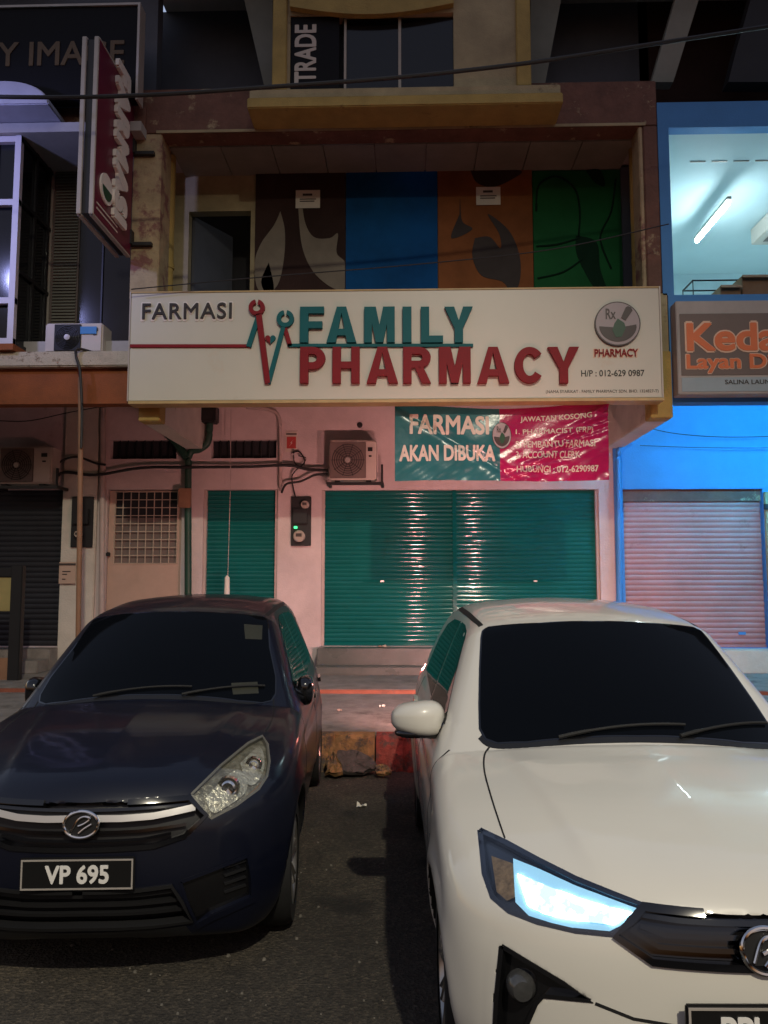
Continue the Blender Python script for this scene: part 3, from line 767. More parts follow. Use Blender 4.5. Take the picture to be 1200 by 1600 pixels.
MB().box(lr[0] - .05, lr[0] - .003, YB - .06, YB - .003, zl0 + .003, lr[3]).build('louvre_frame', M['frame'], left)
r_ = rect(126, 206, 262, 505, YB - .02)
wn = MB().box(r_[0], r_[1] + .2, YB - .02, YB - .003, zl0 + .003, r_[3]).build('window', M['dglass'], left)
MB().box((r_[0] * .55 + r_[1] * .45) - .01, (r_[0] * .55 + r_[1] * .45) + .01, YB - .04, YB - .021, zl0 + .003, r_[3]).build('mullion', M['black'], wn)
# glazed bay
xbay = at(30, 300, 8.86).x
zbt, zbb = zs_ - .002, zl0 + .1
bay = MB().box(XLL, xbay - .02, 8.93, YB - .05, zbb, zbt).build('bay_window', M['dglass'], left)
mb = MB()
for z in (zbb - .02, at(20, 470, 8.86).z - .03, at(20, 320, 8.86).z, zbt - .08): mb.box(XLL, xbay, 8.86, 8.925, z, z + .075)
for x in (xbay - .075, xbay - .40, xbay - 1.2): mb.box(x, x + .075, 8.858, 8.927, zbb - .02, zbt)
mb.build('bay_frame', mat('violet_white_frame', (0.62, 0.60, 0.66), 0.5, var=0.1), bay)
mb = MB()
for z in (zbb - .02, at(50, 440, 9.2).z, at(50, 335, 9.2).z, zbt - .06): mb.box(xbay - .018, xbay + .012, 8.93, YB - .06, z, z + .045)
for y in (9.25, 9.6): mb.box(xbay - .018, xbay + .010, y, y + .05, zbb, zbt)
mb.build('bay_side_frame', M['black'], bay)
MB().box(XLL, xbay + .02, 8.83, YB - .04, zl0 + .002, zbb - .022).build('bay_sill', M['orange'], bay)
# curved awning
pts = [(XLL, zs_ + .125)] + [(at(74, 200, 8.4).x - .5 * (1 - math.sin(t)), zs_ + .125 + .32 * (1 - math.cos(t)) ** .9) for t in np.linspace(math.pi / 2, 0.0, 10)][::1]
ax = at(74, 200, 8.45).x
pts = [(XLL, zs_ + .13), (ax, zs_ + .13)] + [(ax - .55 + .55 * math.cos(t), zs_ + .13 + .30 * math.sin(t)) for t in np.linspace(.05, math.pi / 2, 10)] + [(XLL, zs_ + .43)]
MB().prism(pts, 8.45, 8.94).build('awning', mat('pale_awning_sheet', (0.42, 0.42, 0.50), 0.5, var=0.15), left, bevel=0.012)
MB().box(XLL, xa, 8.6, 10.4, 9.6, 9.75).build('roof', M['soffit'], left)

# dark sign with gold letters, top left
r_ = rect(-260, 214, 14, 158, 8.7)
sg = thing('shop_sign', 'black signboard with gold letters Y IMAGE at the top left', 'sign', (r_[0], 8.7, r_[2]))
MB().box(r_[0], r_[1], 8.7, 8.85, r_[2], r_[3]).build('sign_panel', M['sign_black'], sg, bevel=0.01)
MB().box(r_[1] + .001, r_[1] + .03, 8.68, 8.87, r_[2] - .02, r_[3] + .03).box(r_[0], r_[1], 8.68, 8.87, r_[3] + .001, r_[3] + .03).build('trim', M['steel'], sg)
text_px('lettering', 'Y IMAGE', -4, 194, 64, 102, 8.69, M['l_gold'], sg, bold=0.015, depth=0.02)

# ================================================================== RIGHT SHOPHOUSE
right = thing('shophouse', 'right neighbour blue shophouse with lit upstairs room and rusty grey shutter', 'building', (6, YF, 0))
XRR = 9.5
xbr = xb + .003
rs = orect(976, 1196, 764, 1012)
wall_mesh(xbr, XRR, ZF, 4.35, YW - .01, YW + .22, [(rs[0], rs[1], rs[2], rs[3])]).build('wall', M['blue'], right)
MB().box(rs[0], rs[1], YW + .19, YW + .215, rs[2], rs[3]).build('shutter_backing', M['dark'], right)
zh = at(1080, 783, YW).z
s = shutter_mesh(rs[0] + .003, rs[1] - .003, rs[2] + .045, zh, YW + .09, 0.075, 0.013).build('roller_shutter', M['pinkgrey'], right, smooth=True, sharp=50)
MB().box(rs[0] + .003, rs[1] - .003, YW + .06, YW + .12, rs[2], rs[2] + .043).build('bottom_bar', M['pinkgrey'], s, bevel=.004)
MB().box(rs[0] + .003, rs[1] - .003, YW + .05, YW + .12, zh + .002, rs[3]).build('shutter_hood', M['peel'], s)
c = at(1163, 990, YW); MB().box(c.x - .05, c.x + .05, YW + .065, YW + .075, c.z - .02, c.z + .02).build('keyhole_plate', M['blue'], s)
MB().box(rs[0] - .05, rs[1] + .4, 10.72, YW - .013, ZF, rs[2] - .006).build('step', M['white_wall'], right, bevel=.01)
MB().box(rs[1] + .003, rs[1] + .4, YW - .08, YW - .012, ZF, rs[3] - .05).build('pillar', M['cream'], right, bevel=.01)
c = at(1190, 793, YW); MB().box(rs[1] - .03, rs[1] + .05, YW - .11, YW - .083, c.z - .04, c.z + .04).build('lock_box', M['black'], right, bevel=.006)
bp = [at(974, 690, 10.98), at(978, 700, 10.98)]
MB().tube(spline(pxpath([(985, 692, 10.96), (974, 697, 10.96), (967, 706, 10.96), (966, 730, 10.96), (967, 850, 10.96), (969, 1060, 10.96)]), 4), 0.045, 12).build('downpipe', M['blue'], right, smooth=True)
MB().box(xbr, XRR, 9.2, YW + .2, 4.35, 4.55).build('soffit', M['soffit'], right)
r_ = rect(1035, 1300, 468, 628, YF)
MB().box(XR + .26, XRR, YF, YF + .19, r_[2], 5.0).build('fascia', M['blue'], right)
# upstairs room
op = rect(1049, 1500, 196, 470, YF)
xw0 = xcr1 + .003
wall_mesh(xw0, XRR, 5.0, 7.42, YF, YF + .15, [(op[0], 8.5, op[2] - .05, op[3])]).build('upper_wall', M['blue'], right)
YBK = 13.6
MB().box(op[0] - .15, 8.9, YF + .152, YBK, op[3] + .02, op[3] + .1).build('room_ceiling', M['room'], right)
MB().box(op[0] - .15, op[0] - .02, YF + .152, YBK, 4.6, op[3] + .018).build('room_side_wall', M['room'], right)
MB().box(op[0] - .15, 8.9, YBK + .002, YBK + .1, 4.6, op[3] + .1).build('room_back_wall', M['room'], right)
MB().box(8.8, 8.9, YF + .152, YBK, 4.6, op[3] + .018).build('room_side_wall', M['room'], right)
MB().box(op[0] - .15, 8.9, YF + .152, YBK, 4.56, 4.6).build('room_floor', M['soffit'], right)
mb = MB()
for k in range(6):
    a = at(1078 + k * 34, 237, 9.8); mb.box(a.x, a.x + .2, 9.8, 9.815, op[3] + .008, op[3] + .019)
mb.build('ceiling_batten', M['steel'], right)
MB().box(xw0, XRR, 9.4, 10.3, 7.421, 7.5).build('terrace_floor', M['concrete'], right)
MB().box(xw0 + .155, XRR, 10.1, 10.2, 7.3, 9.6).build('recess_wall', M['mural_brown'], right)
MB().prism(poly_px([(1072, -60), (1110, -60), (1052, 128), (1018, 128)], 9.25), 9.25, 9.4).build('splayed_buttress', M['tile_grey'], right)
MB().prism(poly_px([(1190, -60), (1300, -60), (1300, 128), (1138, 128), (1150, 80)], 9.2), 9.2, 9.4).build('dark_screen', M['dark'], right)
MB().box(xw0, XRR, 8.7, 10.4, 9.6, 9.75).build('roof', M['soffit'], right)

# lit tube on the ceiling of the upstairs room
p0, p1 = at(1138, 318, 10.5), at(1089, 377, 11.8)
p0.z = p1.z = 6.80; 
tb_ = thing('fluorescent_lamp', 'lit white fluorescent tube on the ceiling of the upstairs room at right', 'ceiling lamp', (p0.x, p0.y, 6.9))
q0 = CAM + ray(1138, 318) * ((6.78 - CAMZ) / ray(1138, 318).z); q1 = CAM + ray(1089, 377) * ((6.78 - CAMZ) / ray(1089, 377).z)
MB().tube([q0, q1], 0.026, 12).build('tube', M['tube'], tb_, smooth=True)
dv = (q1 - q0).normalized(); sd = Vector((dv.y, -dv.x, 0)) * .03; z1 = Vector((0, 0, 1))
a, b = q0 - dv * .04, q1 + dv * .04
MB().hexa([a - sd + z1 * .04, a + sd + z1 * .04, b + sd + z1 * .04, b - sd + z1 * .04, a - sd + z1 * .085, a + sd + z1 * .085, b + sd + z1 * .085, b - sd + z1 * .085]).build('batten', M['ac'], tb_)
lamp('room_fill_light', 'AREA', (6.6, 11.6, 6.6), 150, (0.62, 0.93, 1.0), aim=(6.0, 11.3, 4.6), size=1.2, shape='RECTANGLE', size_y=0.3)  # added unseen fill without a fixture, evens out the tube's light in the room
# ceiling unit at the right
c = CAM + ray(1215, 365) * ((6.86 - CAMZ) / ray(1215, 365).z)
cu = thing('ceiling_cassette', 'pale square ceiling unit with dark louvre at the right edge of the lit room', 'air conditioner', (c.x, c.y, 6.9))
MB().box(c.x - .22, c.x + .5, c.y - .4, c.y + .4, 6.86, op[3] + .018).build('panel', M['ac'], cu, bevel=.01)
MB().box(c.x - .1, c.x + .4, c.y - .26, c.y + .26, 6.852, 6.858).build('louvre', M['ac_grille'], cu)
# rack and boxes at the window
r_ = rect(1083, 1150, 438, 470, 9.6)
rk = thing('display_rack', 'thin dark metal rack standing inside the lit window at right', 'rack', (r_[0], 9.6, 4.6))
MB().tube([(r_[0], 9.6, 4.6), (r_[0], 9.6, r_[3]), (r_[1] + .8, 9.6, r_[3])], 0.012, 8).tube([(r_[0], 9.95, 4.6), (r_[0], 9.95, r_[3]), (r_[1] + .8, 9.95, r_[3])], 0.012, 8).tube([(r_[0], 9.6, r_[3]), (r_[0], 9.95, r_[3])], .012, 8).build('rail', M['black'], rk)
for k, (a, b, t, y, lab) in enumerate(((1160, 1240, 430, 9.45, 'largest cardboard box in the lit window at right'), (1126, 1158, 446, 9.42, 'small cardboard box beside the largest one in the lit window'))):
    r_ = rect(a, b, t, 470, y)
    bx = thing('cardboard_box', lab, 'box', (r_[0], y, 4.6), 'boxes in the upstairs window')
    MB().box(r_[0], r_[1], y, y + .3, 4.61, r_[3]).build('carton', M['cardboard'], bx, bevel=.006)
    MB().hexa([(r_[0] - .01, y - .06, r_[3] - .05), (r_[1], y - .06, r_[3] - .05), (r_[1], y - .005, r_[3] + .0), (r_[0], y - .005, r_[3] + .0), (r_[0] - .01, y - .062, r_[3] - .045), (r_[1], y - .062, r_[3] - .045), (r_[1], y - .006, r_[3] + .006), (r_[0], y - .006, r_[3] + .006)]).build('flap', M['cardboard'], bx)

# sign of the right shop
r_ = rect(1058, 1700, 467, 614, 8.80)
ks = thing('shop_sign', 'brown signboard with orange letters Keda and Layan Di, on the blue shophouse', 'sign', (r_[0], 8.8, r_[2]))
zA, zB, zC = at(1120, 490, 8.8).z, at(1120, 586, 8.8).z, at(1120, 590, 8.8).z
MB().box(r_[0], r_[1], 8.805, 8.99, r_[2], r_[3]).build('sign_box', M['soffit'], ks, bevel=.008)
MB().box(r_[0] + .04, r_[1], 8.798, 8.803, zB, zA).build('sign_panel', M['keda'], ks)
MB().box(r_[0] + .04, r_[1], 8.798, 8.803, r_[2] + .03, zC).build('lower_strip', M['keda_low'], ks)
text_px('lettering_rim', 'Kedai', 1070, 1232, 501, 551, 8.794, M['l_peach'], ks, bold=0.055, depth=.004)
text_px('lettering', 'Kedai', 1073, 1229, 504, 548, 8.788, M['l_orange'], ks, bold=0.03, depth=.008)
text_px('lettering_rim', 'Layan Diri', 1071, 1232, 552, 584, 8.794, M['l_peach'], ks, bold=0.05, depth=.004)
text_px('lettering', 'Layan Diri', 1073, 1230, 553, 582, 8.788, M['l_orange'], ks, bold=0.03, depth=.008)
text_px('small_print', 'SALINA LAUND', 1133, 1212, 593, 600, 8.794, M['ink'], ks, bold=0.01, depth=.003)
text_px('small_print', 'NO. 13-A', 1072, 1100, 603, 609, 8.794, M['ink'], ks, depth=.003) if False else None
# assumed blue strip light, unseen, under the right sign
st = thing('assumed_strip_light', 'assumed lit blue strip lamp tucked behind the bottom of the brown sign', 'lamp', (4.6, 9.25, 3.8))
MB().box(3.62, 7.6, 9.235, 9.26, 3.80, 3.825).build('lit_strip', M['led_blue'], st)
MB().box(3.6, 7.62, 9.23, 9.265, 3.827, 3.86).build('channel', M['steel'], st)

# ================================================================== MAIN SIGN
r_ = rect(203, 1032, 454, 624, YS)
sx0, sx1, sz0, sz1 = r_
ms = thing('pharmacy_sign', 'long cream signboard reading FARMASI and FAMILY PHARMACY across the shopfront', 'sign', ((sx0 + sx1) / 2, YS, sz0))
MB().box(sx0, sx1, YS, YS + .2, sz0, sz1).build('sign_panel', M['sign_white'], ms, bevel=.006)
MB().box(sx0 + .002, sx1 + .02, YS - .012, YS + .205, sz0 - .035, sz0 - .001).box(sx0, sx1, YS - .004, YS + .205, sz1 + .001, sz1 + .018).build('edge_trim', M['sign_edge'], ms)
MB().box(sx1 + .001, sx1 + .018, YS - .006, YS + .205, sz0, sz1 + .018).box(sx0 - .016, sx0 - .001, YS - .006, YS + .205, sz0, sz1 + .018).build('end_trim', M['steel'], ms)
D = 0.055
for word, m_, boxes, y0, y1 in (
    ('FAMILY', 'l_teal', [(469.6, 506.7), (510.8, 557.3), (569.4, 616.9), (629, 643), (657.4, 691.9), (694.4, 738.4)], 481.5, 537),
    ('PHARMACY', 'l_red', [(469.6, 509), (520, 562.4), (573, 622), (630, 673), (685.6, 735), (745, 794.7), (803, 850), (855, 904)], 544, 600)):
    mb = MB()
    for ch, (a, b) in zip(word, boxes):
        o = block_letter(ch, a, b, y0, y1, YS, D, m_, ms, 13.4); mb.add(o.v, o.f)
    mb.build('lettering', M[m_], ms)
text_px('lettering_rim', 'FARMASI', 220, 364, 471, 502, YS - .008, M['l_white'], ms, bold=0.045, depth=.008, spacing=1.1)
text_px('lettering', 'FARMASI', 222, 362, 473, 498, YS - .024, M['l_black'], ms, bold=0.012, depth=.016, spacing=1.1)
def bar(p, q, wpx, name, m, y0=YS - D, y1=YS - .001, parent=None):
    a, b = at(*p, YS), at(*q, YS); d = Vector((b.x - a.x, 0, b.z - a.z)).normalized(); n = Vector((-d.z, 0, d.x)) * (wpx * YS / 1200 / 2)
    pts = [(a + n), (b + n), (b - n), (a - n)]
    return MB().prism([(v.x, v.z) for v in pts], y0, y1).build(name, M[m], parent or ms)
bar((204, 541), (391, 541), 5, 'pulse_line', 'l_red', YS - .02)
bar((389, 543), (405, 494), 8, 'figure_line', 'l_teal', YS - .035)
bar((405, 492), (419, 600), 9, 'figure_line', 'l_red', YS - .045)
bar((420, 600), (444, 510), 7, 'figure_line', 'l_teal', YS - .040)
bar((445, 512), (454, 542), 7, 'figure_line', 'l_red', YS - .030)
bar((450, 540.5), (739, 540.5), 5, 'pulse_line', 'l_teal', YS - .03)
def ring_arc(px, py, r0, r1, m, gap):
    c = at(px, py, YS); k = YS / 1200
    t = np.linspace(math.pi / 2 + gap, math.pi * 2.5 - gap, 28)
    pts = [(c.x + r1 * k * math.cos(a), c.z + r1 * k * math.sin(a)) for a in t] + [(c.x + r0 * k * math.cos(a), c.z + r0 * k * math.sin(a)) for a in t[::-1]]
    v = [(x, YS - .045, z) for x, z in pts] + [(x, YS - .001, z) for x, z in pts]; n = len(t); N2 = 2 * n; f = []
    for i in range(n - 1):
        a, b, c2, d = i, i + 1, N2 - 2 - i, N2 - 1 - i
        f += [(a, d, c2, b), (a + N2, b + N2, c2 + N2, d + N2), (a, b, b + N2, a + N2), (d, d + N2, c2 + N2, c2)]
    f += [(0, N2, N2 + N2 - 1, N2 - 1), (n - 1, n, n + N2, n - 1 + N2)]
    link_mesh('figure_head', v, f, M[m], ms)
ring_arc(402, 482, 6.5, 13, 'l_red', 0.22)
ring_arc(446.5, 499.5, 7, 14, 'l_teal', 0.22)
def heart(half, m):
    c = at(423, 531, YS); k = YS / 1200 * 9 / 17
    t = np.linspace(0, math.pi, 14) if half > 0 else np.linspace(math.pi, 2 * math.pi, 14)
    pts = [(c.x + k * 16 * math.sin(a) ** 3, c.z + k * (13 * math.cos(a) - 5 * math.cos(2 * a) - 2 * math.cos(3 * a) - math.cos(4 * a))) for a in t]
    MB().prism(pts, YS - .03, YS - .001).build('heart_half', M[m], ms)
heart(-1, 'l_red'); heart(1, 'l_teal')
# round emblem: mortar, pestle and the prescription mark
def emblem(px, py, rx, ry, Y, parent, depth, bend=None):
    c = at(px, py, Y); k = Y / 1200; X_ = lambda a: c.x + a * rx * k; Z_ = lambda b: c.z + b * ry * k
    T = np.linspace(0, 2 * math.pi, 40, endpoint=False)
    def put(nm, pts, m, d0, d1):
        mb = MB().prism([(X_(a), Z_(b)) for a, b in pts], Y - d1, Y - d0)
        if bend: mb.v = [tuple(bend(Vector(q))) for q in mb.v]
        mb.build(nm, M[m], parent)
    put('emblem_rim', [(math.cos(t), math.sin(t)) for t in T], 'logo_dark', 0.0005, depth)
    put('emblem_disc', [(.95 * math.cos(t), .95 * math.sin(t)) for t in T], 'lilac', depth, depth + .003)
    put('emblem_bowl', [(-.8, -.12), (-.1, -.18), (.1, -.18), (.8, -.05)] + [(.82 * math.cos(t), -.1 + .72 * math.sin(t)) for t in np.linspace(-.1, -math.pi + .05, 16)], 'logo_dark', depth + .003, depth + .007)
    put('emblem_leaf', [(0, .22), (.28, .02), (.34, -.2), (.15, -.6), (-.1, -.62), (-.25, -.3), (-.15, .0)], 'logo_green', depth + .007, depth + .010)
    put('emblem_pestle', [(.14, .25), (.34, .12), (.66, .58), (.6, .72), (.46, .78), (.36, .72)], 'logo_dark', depth + .003, depth + .008)
    x0, x1, z0, z1 = X_(-.52), X_(-.08), Z_(.2), Z_(.68)
    text_on('emblem_mark', 'Rx', x0, x1, z0, z1, Y - depth - .006, M['logo_dark'], parent, bold=.02, depth=.003, bend=bend)
c = at(963, 508, YS)
emblem(964, 507, 36, 36, YS, ms, 0.03)
text_px('lettering_rim', 'PHARMACY', 927, 999, 544, 559, YS - .006, M['l_peach'], ms, bold=.05, depth=.006)
text_px('lettering', 'PHARMACY', 929, 997, 545, 557, YS - .016, M['l_red'], ms, bold=.02, depth=.010)
text_px('phone_number', 'H/P : 012-629 0987', 908, 1007, 578, 588, YS - .004, M['l_black'], ms, bold=.015, depth=.004)
text_px('small_print', '(NAMA SYARIKAT : FAMILY PHARMACY SDN. BHD. 1324827-T)', 853, 1029, 609, 615, YS - .003, M['ink'], ms, depth=.003)

# ================================================================== BANNER under the sign
BY = 8.98
r_ = rect(617, 949, 629, 752, BY); bx0, bx1, bz0, bz1 = r_
def wave(p):
    u = (p.x - bx0) / (bx1 - bx0); v = (p.z - bz0) / (bz1 - bz0)
    y = 0.012 * math.sin(9 * u + 2.2 * v) + 0.010 * math.sin(21 * u - 9 * v + 1) * (1 - 0.5 * v)
    y += 0.035 * math.exp(-((v - 1 + 1.15 * u * 1.5) / .07) ** 2) * (u < .75)                    # crease from the top left tie
    y -= 0.05 * math.exp(-((v - (2.35 * u - 1.38)) / .10) ** 2) * (u > .5)                        # crease to the top right tie
    y += 0.012 * math.sin(38 * u + 17 * v) * max(0, .55 - v) * (0.4 + u) + 0.006 * math.sin(70 * u - 40 * v) * max(0, .6 - v)
    y += (0.017 * math.sin(46 * (u - .5) - 60 * v) + .006 * math.sin(90 * u + 55 * v)) * math.exp(-((v - (1.9 * u - 1.08)) / .16) ** 2) * (u > .48)
    dz = -0.085 * math.sin(math.pi * min(1, u * 1.02)) * v ** 3 + 0.01 * math.sin(7 * u) * (1 - v)
    return Vector((p.x, p.y - 0.05 + y, p.z + dz))
bn = thing('banner', 'shiny teal and magenta plastic banner reading FARMASI AKAN DIBUKA, hanging under the pharmacy sign', 'banner', ((bx0 + bx1) / 2, BY, bz1))
nu, nv = 150, 60
uc = (at(780, 690, BY).x - bx0) / (bx1 - bx0)
V, F, MI = [], [], []
for j in range(nv + 1):
    for i in range(nu + 1):
        V.append(wave(Vector((bx0 + (bx1 - bx0) * i / nu, BY, bz0 + (bz1 - bz0) * j / nv))))
for j in range(nv):
    for i in range(nu):
        F.append((j * (nu + 1) + i, j * (nu + 1) + i + 1, (j + 1) * (nu + 1) + i + 1, (j + 1) * (nu + 1) + i)); MI.append(0 if (i + .5) / nu < uc else 1)
M['b_teal'] = mat('teal_banner_print', (0.018, 0.125, 0.14), 0.24, var=0.2, vscale=2, bump=0.25, bscale=9)
M['b_mag'] = mat('magenta_banner_print', (0.32, 0.010, 0.085), 0.20, var=0.15, vscale=2, bump=0.3, bscale=10)
link_mesh('sheet', V, F, None, bn, smooth=True, sharp=180, mats=[M['b_teal'], M['b_mag']], midx=MI)
def btext(nm, s, a, b, c_, d, m='l_pale', bold=.03):
    x0, x1, z0, z1 = rect(a, b, c_, d, BY)
    text_on(nm, s, x0, x1, z0, z1, BY - .004, M[m], bn, bold=bold, depth=.002, bend=wave)
btext('lettering', 'FARMASI', 640, 763, 645, 679)
btext('lettering', 'AKAN DIBUKA', 624, 773, 696, 722, bold=.035)
btext('lettering', 'JAWATAN KOSONG', 812, 922, 645, 657, bold=.02)
btext('lettering', '1. PHARMACIST (FRP)', 805, 925, 668, 679, bold=.015)
btext('lettering', '2. PEMBANTU FARMASI', 805, 928, 688, 699, bold=.015)
btext('lettering', '3. ACCOUNT CLERK', 805, 905, 705, 716, bold=.015)
btext('lettering', 'HUBUNGI : 012-6290987', 806, 934, 728, 738, bold=.02)
emblem(783, 679, 15, 23, BY - .002, bn, 0.003, bend=wave)
MB().tube([at(617, 629, BY - .05), at(614, 622, BY - .05)], .006, 6).build('tie', M['cable'], bn)
MB().tube([at(948, 629, BY - .05), at(952, 622, BY - .05)], .006, 6).build('tie', M['cable'], bn)

# ================================================================== PROJECTING VERTICAL SIGN
xv = at(209, 250, 8.95).x
zvb, zvt = at(147, 334, 7.82).z, at(147, 57, 7.82).z
vs = thing('blade_sign', 'maroon vertical sign with white letters jutting from the left column', 'sign', (xv, 8.9, zvb))
y0v, y1v = 7.82, 8.93
MB().box(xv - .13, xv - .012, y0v + .02, y1v, zvb + .02, zvt - .02).build('sign_core', M['black'], vs)
MB().box(xv - .011, xv - .002, y0v + .02, y1v, zvb + .02, zvt - .02).build('sign_face', M['maroon'], vs)
mb = MB()
for a in (xv - .185, xv - .05):
    mb.box(a, a + .05, y0v - .01, y0v + .02, zvb, zvt).box(a, a + .05, y0v + .0201, y1v, zvb - .01, zvb + .018).box(a, a + .05, y0v + .0201, y1v, zvt - .018, zvt + .01)
mb.build('edge_frame', M['steel'], vs, bevel=.006)
v, f = text_mesh('FARMASI', 0.085, 0.5, 1.15)
ly0, ly1, lz0, lz1 = 8.28, 8.68, at(186, 348, 8.45).z, at(190, 104, 8.45).z
ze = at(172, 296, 8.12).z
link_mesh('lettering', [(xv + .022 + c_ * .045, ly0 + b * (ly1 - ly0), lz1 - a * (lz1 - lz0)) for a, b, c_ in v], f, M['l_white'], vs)
mb = MB().lathe([(0, .0), (.17, .0), (.17, .02), (0, .02)], (xv + .0, 8.12, ze), axis='x', n=28)
mb.build('emblem_disc', M['l_white'], vs)
T = np.linspace(math.pi, 2 * math.pi, 14)
pts = [(8.12 + .13 * math.cos(t), ze + .13 * math.sin(t)) for t in T]
link_mesh('emblem_bowl', [(xv + .021, a, b) for a, b in pts] + [(xv + .025, a, b) for a, b in pts], [tuple(range(13, -1, -1)), tuple(range(14, 28))] + [(i, i + 1, i + 15, i + 14) for i in range(13)], M['logo_green'], vs)
for i, z in enumerate((zvb + .16, zvb + .10)):
    MB().box(xv - .0015, xv + .002, 7.90, 8.5, z, z + .02).build('small_print', M['l_pale'], vs)
for z in (at(225, 239, 8.95).z, at(225, 381, 8.95).z):
    MB().box(xv - .1, xv + .25, 8.935, 8.995, z - .02, z + .02).box(xv - .03, xv + .02, 8.9, 8.99, z - .015, z + .16).build('bracket', M['black'], vs)

# ================================================================== AIR CONDITIONERS
def ac_unit(label, x, y, z, wd, ht, dp=.30, bracket=True, fanm='ac_grille', group='outdoor air conditioner units'):
    """x, y, z: left-front-bottom corner"""
    a = thing('air_conditioner', label, 'air conditioner', (x + wd / 2, y + dp / 2, z), group)
    MB().box(x, x + wd, y, y + dp, z, z + ht).build('casing', M['ac'], a, bevel=.018)
    fc = (x + wd * .40, y - .004, z + ht * .5); fr = ht * .42
    MB().box(fc[0] - fr * 1.08, fc[0] + fr * 1.08, y - .012, y - .001, fc[2] - fr * 1.08, fc[2] + fr * 1.08).build('fan_guard_plate', M[fanm], a, bevel=.006)
    mb = MB()
    for k in range(1, 8): mb.tube([(fc[0] + fr * k / 7.5 * math.cos(t), y - .02, fc[2] + fr * k / 7.5 * math.sin(t)) for t in np.linspace(0, 2 * math.pi, 28, endpoint=False)], .0045, 5, closed=True)
    for k in range(10): t = math.pi * 2 * k / 10; mb.tube([(fc[0], y - .016, fc[2]), (fc[0] + fr * math.cos(t), y - .016, fc[2] + fr * math.sin(t))], .004, 5)
    mb.build('fan_guard', M['black'], a)
    MB().lathe([(0, -.03), (.035, -.028), (.04, -.015), (.04, 0)], fc, n=18).build('hub_badge', M['steel'], a, smooth=True)
    MB().box(x + wd * .82, x + wd * .92, y - .01, y - .001, z + ht * .72, z + ht * .82).box(x + wd * .84, x + wd * .9, y - .01, y - .001, z + ht * .58, z + ht * .62).build('badge', M['black'], a)
    for q in (x + wd * .12, x + wd * .78): MB().box(q, q + .07, y + .02, y + dp - .02, z - .028, z - .001).build('foot', M['black'], a)
    if bracket:
        MB().box(x - .03, x + wd + .1, y - .02, y + .02, z - .07, z - .03).box(x - .03, x + .01, y + .021, YW - .013, z - .07, z - .03).box(x + wd + .06, x + wd + .1, y + .021, YW - .013, z - .07, z - .03).box(x + wd + .065, x + wd + .095, y + .0, y + .03, z - .03, z + .22).build('bracket', M['black'], a)
    return a
r_ = rect(514, 588, 688, 750, 10.65)
ac_unit('off-white outdoor air conditioner on a black bracket left of the banner', r_[0], 10.65, r_[2], r_[1] - r_[0], r_[3] - r_[2])
r_ = rect(-12, 78, 697, 755, 10.6)
ac_unit('outdoor air conditioner above the black shutter at the left edge', r_[0], 10.65, r_[2], r_[1] - r_[0], r_[3] - r_[2])
r_ = rect(70, 160, 506, 551, 9.05)
u3 = ac_unit('outdoor air conditioner with large dark fan standing on the ledge above the orange fascia', r_[0], 9.05, zl0 + .03, r_[1] - r_[0], r_[3] - zl0 - .02, bracket=False, fanm='dark')
MB().box(r_[0] + (r_[1] - r_[0]) * .62, r_[0] + (r_[1] - r_[0]) * .9, 9.035, 9.048, r_[3] - .13, r_[3] - .04).build('blue_label', M['blue'], u3)

# ================================================================== METERS, NOTICES, CABLES
def meter(label, px0, px1, py0, py1, Y, dials, led=None):
    r_ = rect(px0, px1, py0, py1, Y)
    a = thing('electric_meter', label, 'meter', ((r_[0] + r_[1]) / 2, Y, r_[2]), 'electric meter boards on the shop wall')
    MB().box(r_[0], r_[1], Y, Y + .03, r_[2], r_[3]).build('backboard', M['black'], a, bevel=.006)
    for px, py, rad in dials:
        c = at(px, py, Y); mb = MB().lathe([(0, -.085), (rad * .8, -.085), (rad, -.065), (rad, 0)], (c.x, Y - .001, c.z), n=24)
        h = mb.build('meter_case', M['meter_glass'], a, smooth=True)
        MB().box(c.x - rad * .5, c.x + rad * .5, Y - .092, Y - .087, c.z - .01, c.z + rad * .45).build('counter', M['ink'], h)
    if led:
        c = at(*led, Y); MB().box(c.x - .02, c.x + .025, Y - .05, Y - .002, c.z - .02, c.z + .015).build('indicator', M['led_green'], a, bevel=.004)
    MB().box(r_[0] + .03, r_[1] - .05, Y - .06, Y - .001, r_[2] + (r_[3] - r_[2]) * .45, r_[2] + (r_[3] - r_[2]) * .75).build('fuse_box', M['black'], a, bevel=.008)
    return a
meter('black meter board with a green light between the two green shutters', 455, 486, 776, 853, 11.0, [(477, 789, .06), (468, 838, .085)], (462, 824))
meter('dark meter board on the white pillar behind the brown pipe', 111, 145, 776, 855, 10.96, [(124, 835, .05)])
r_ = rect(92, 118, 878, 912, 10.95)
nb = thing('notice_board', 'small beige notice with dark lettering fixed to the white pillar', 'notice', (r_[0], 10.95, r_[2]))
MB().box(r_[0], r_[1], 10.95, 10.965, r_[2], r_[3]).build('plate', M['notice_beige'], nb, bevel=.003)
MB().box(r_[0], r_[1], 10.944, 10.949, r_[3] - .05, r_[3] - .02).build('print', M['ink'], nb)
for k, (z, l) in enumerate(((.13, .12), (.17, .07), (.24, .05))):
    MB().box(r_[0] + .05, r_[0] + .05 + l, 10.946, 10.949, r_[3] - z - .016, r_[3] - z).build('print', M['ink'], nb)
r_ = rect(446, 464, 674, 706, 11.03)
nr = thing('warning_notice', 'small red and white notice on the pink wall left of the air conditioner', 'notice', (r_[0], 11.03, r_[2]))
MB().box(r_[0], r_[1], 11.03, 11.047, r_[2], r_[3]).build('plate', M['l_pale'], nr)
MB().box(r_[0] + .02, r_[1] - .015, 11.024, 11.029, r_[2] + .05, r_[3] - .08).build('red_field', M['notice_red'], nr)
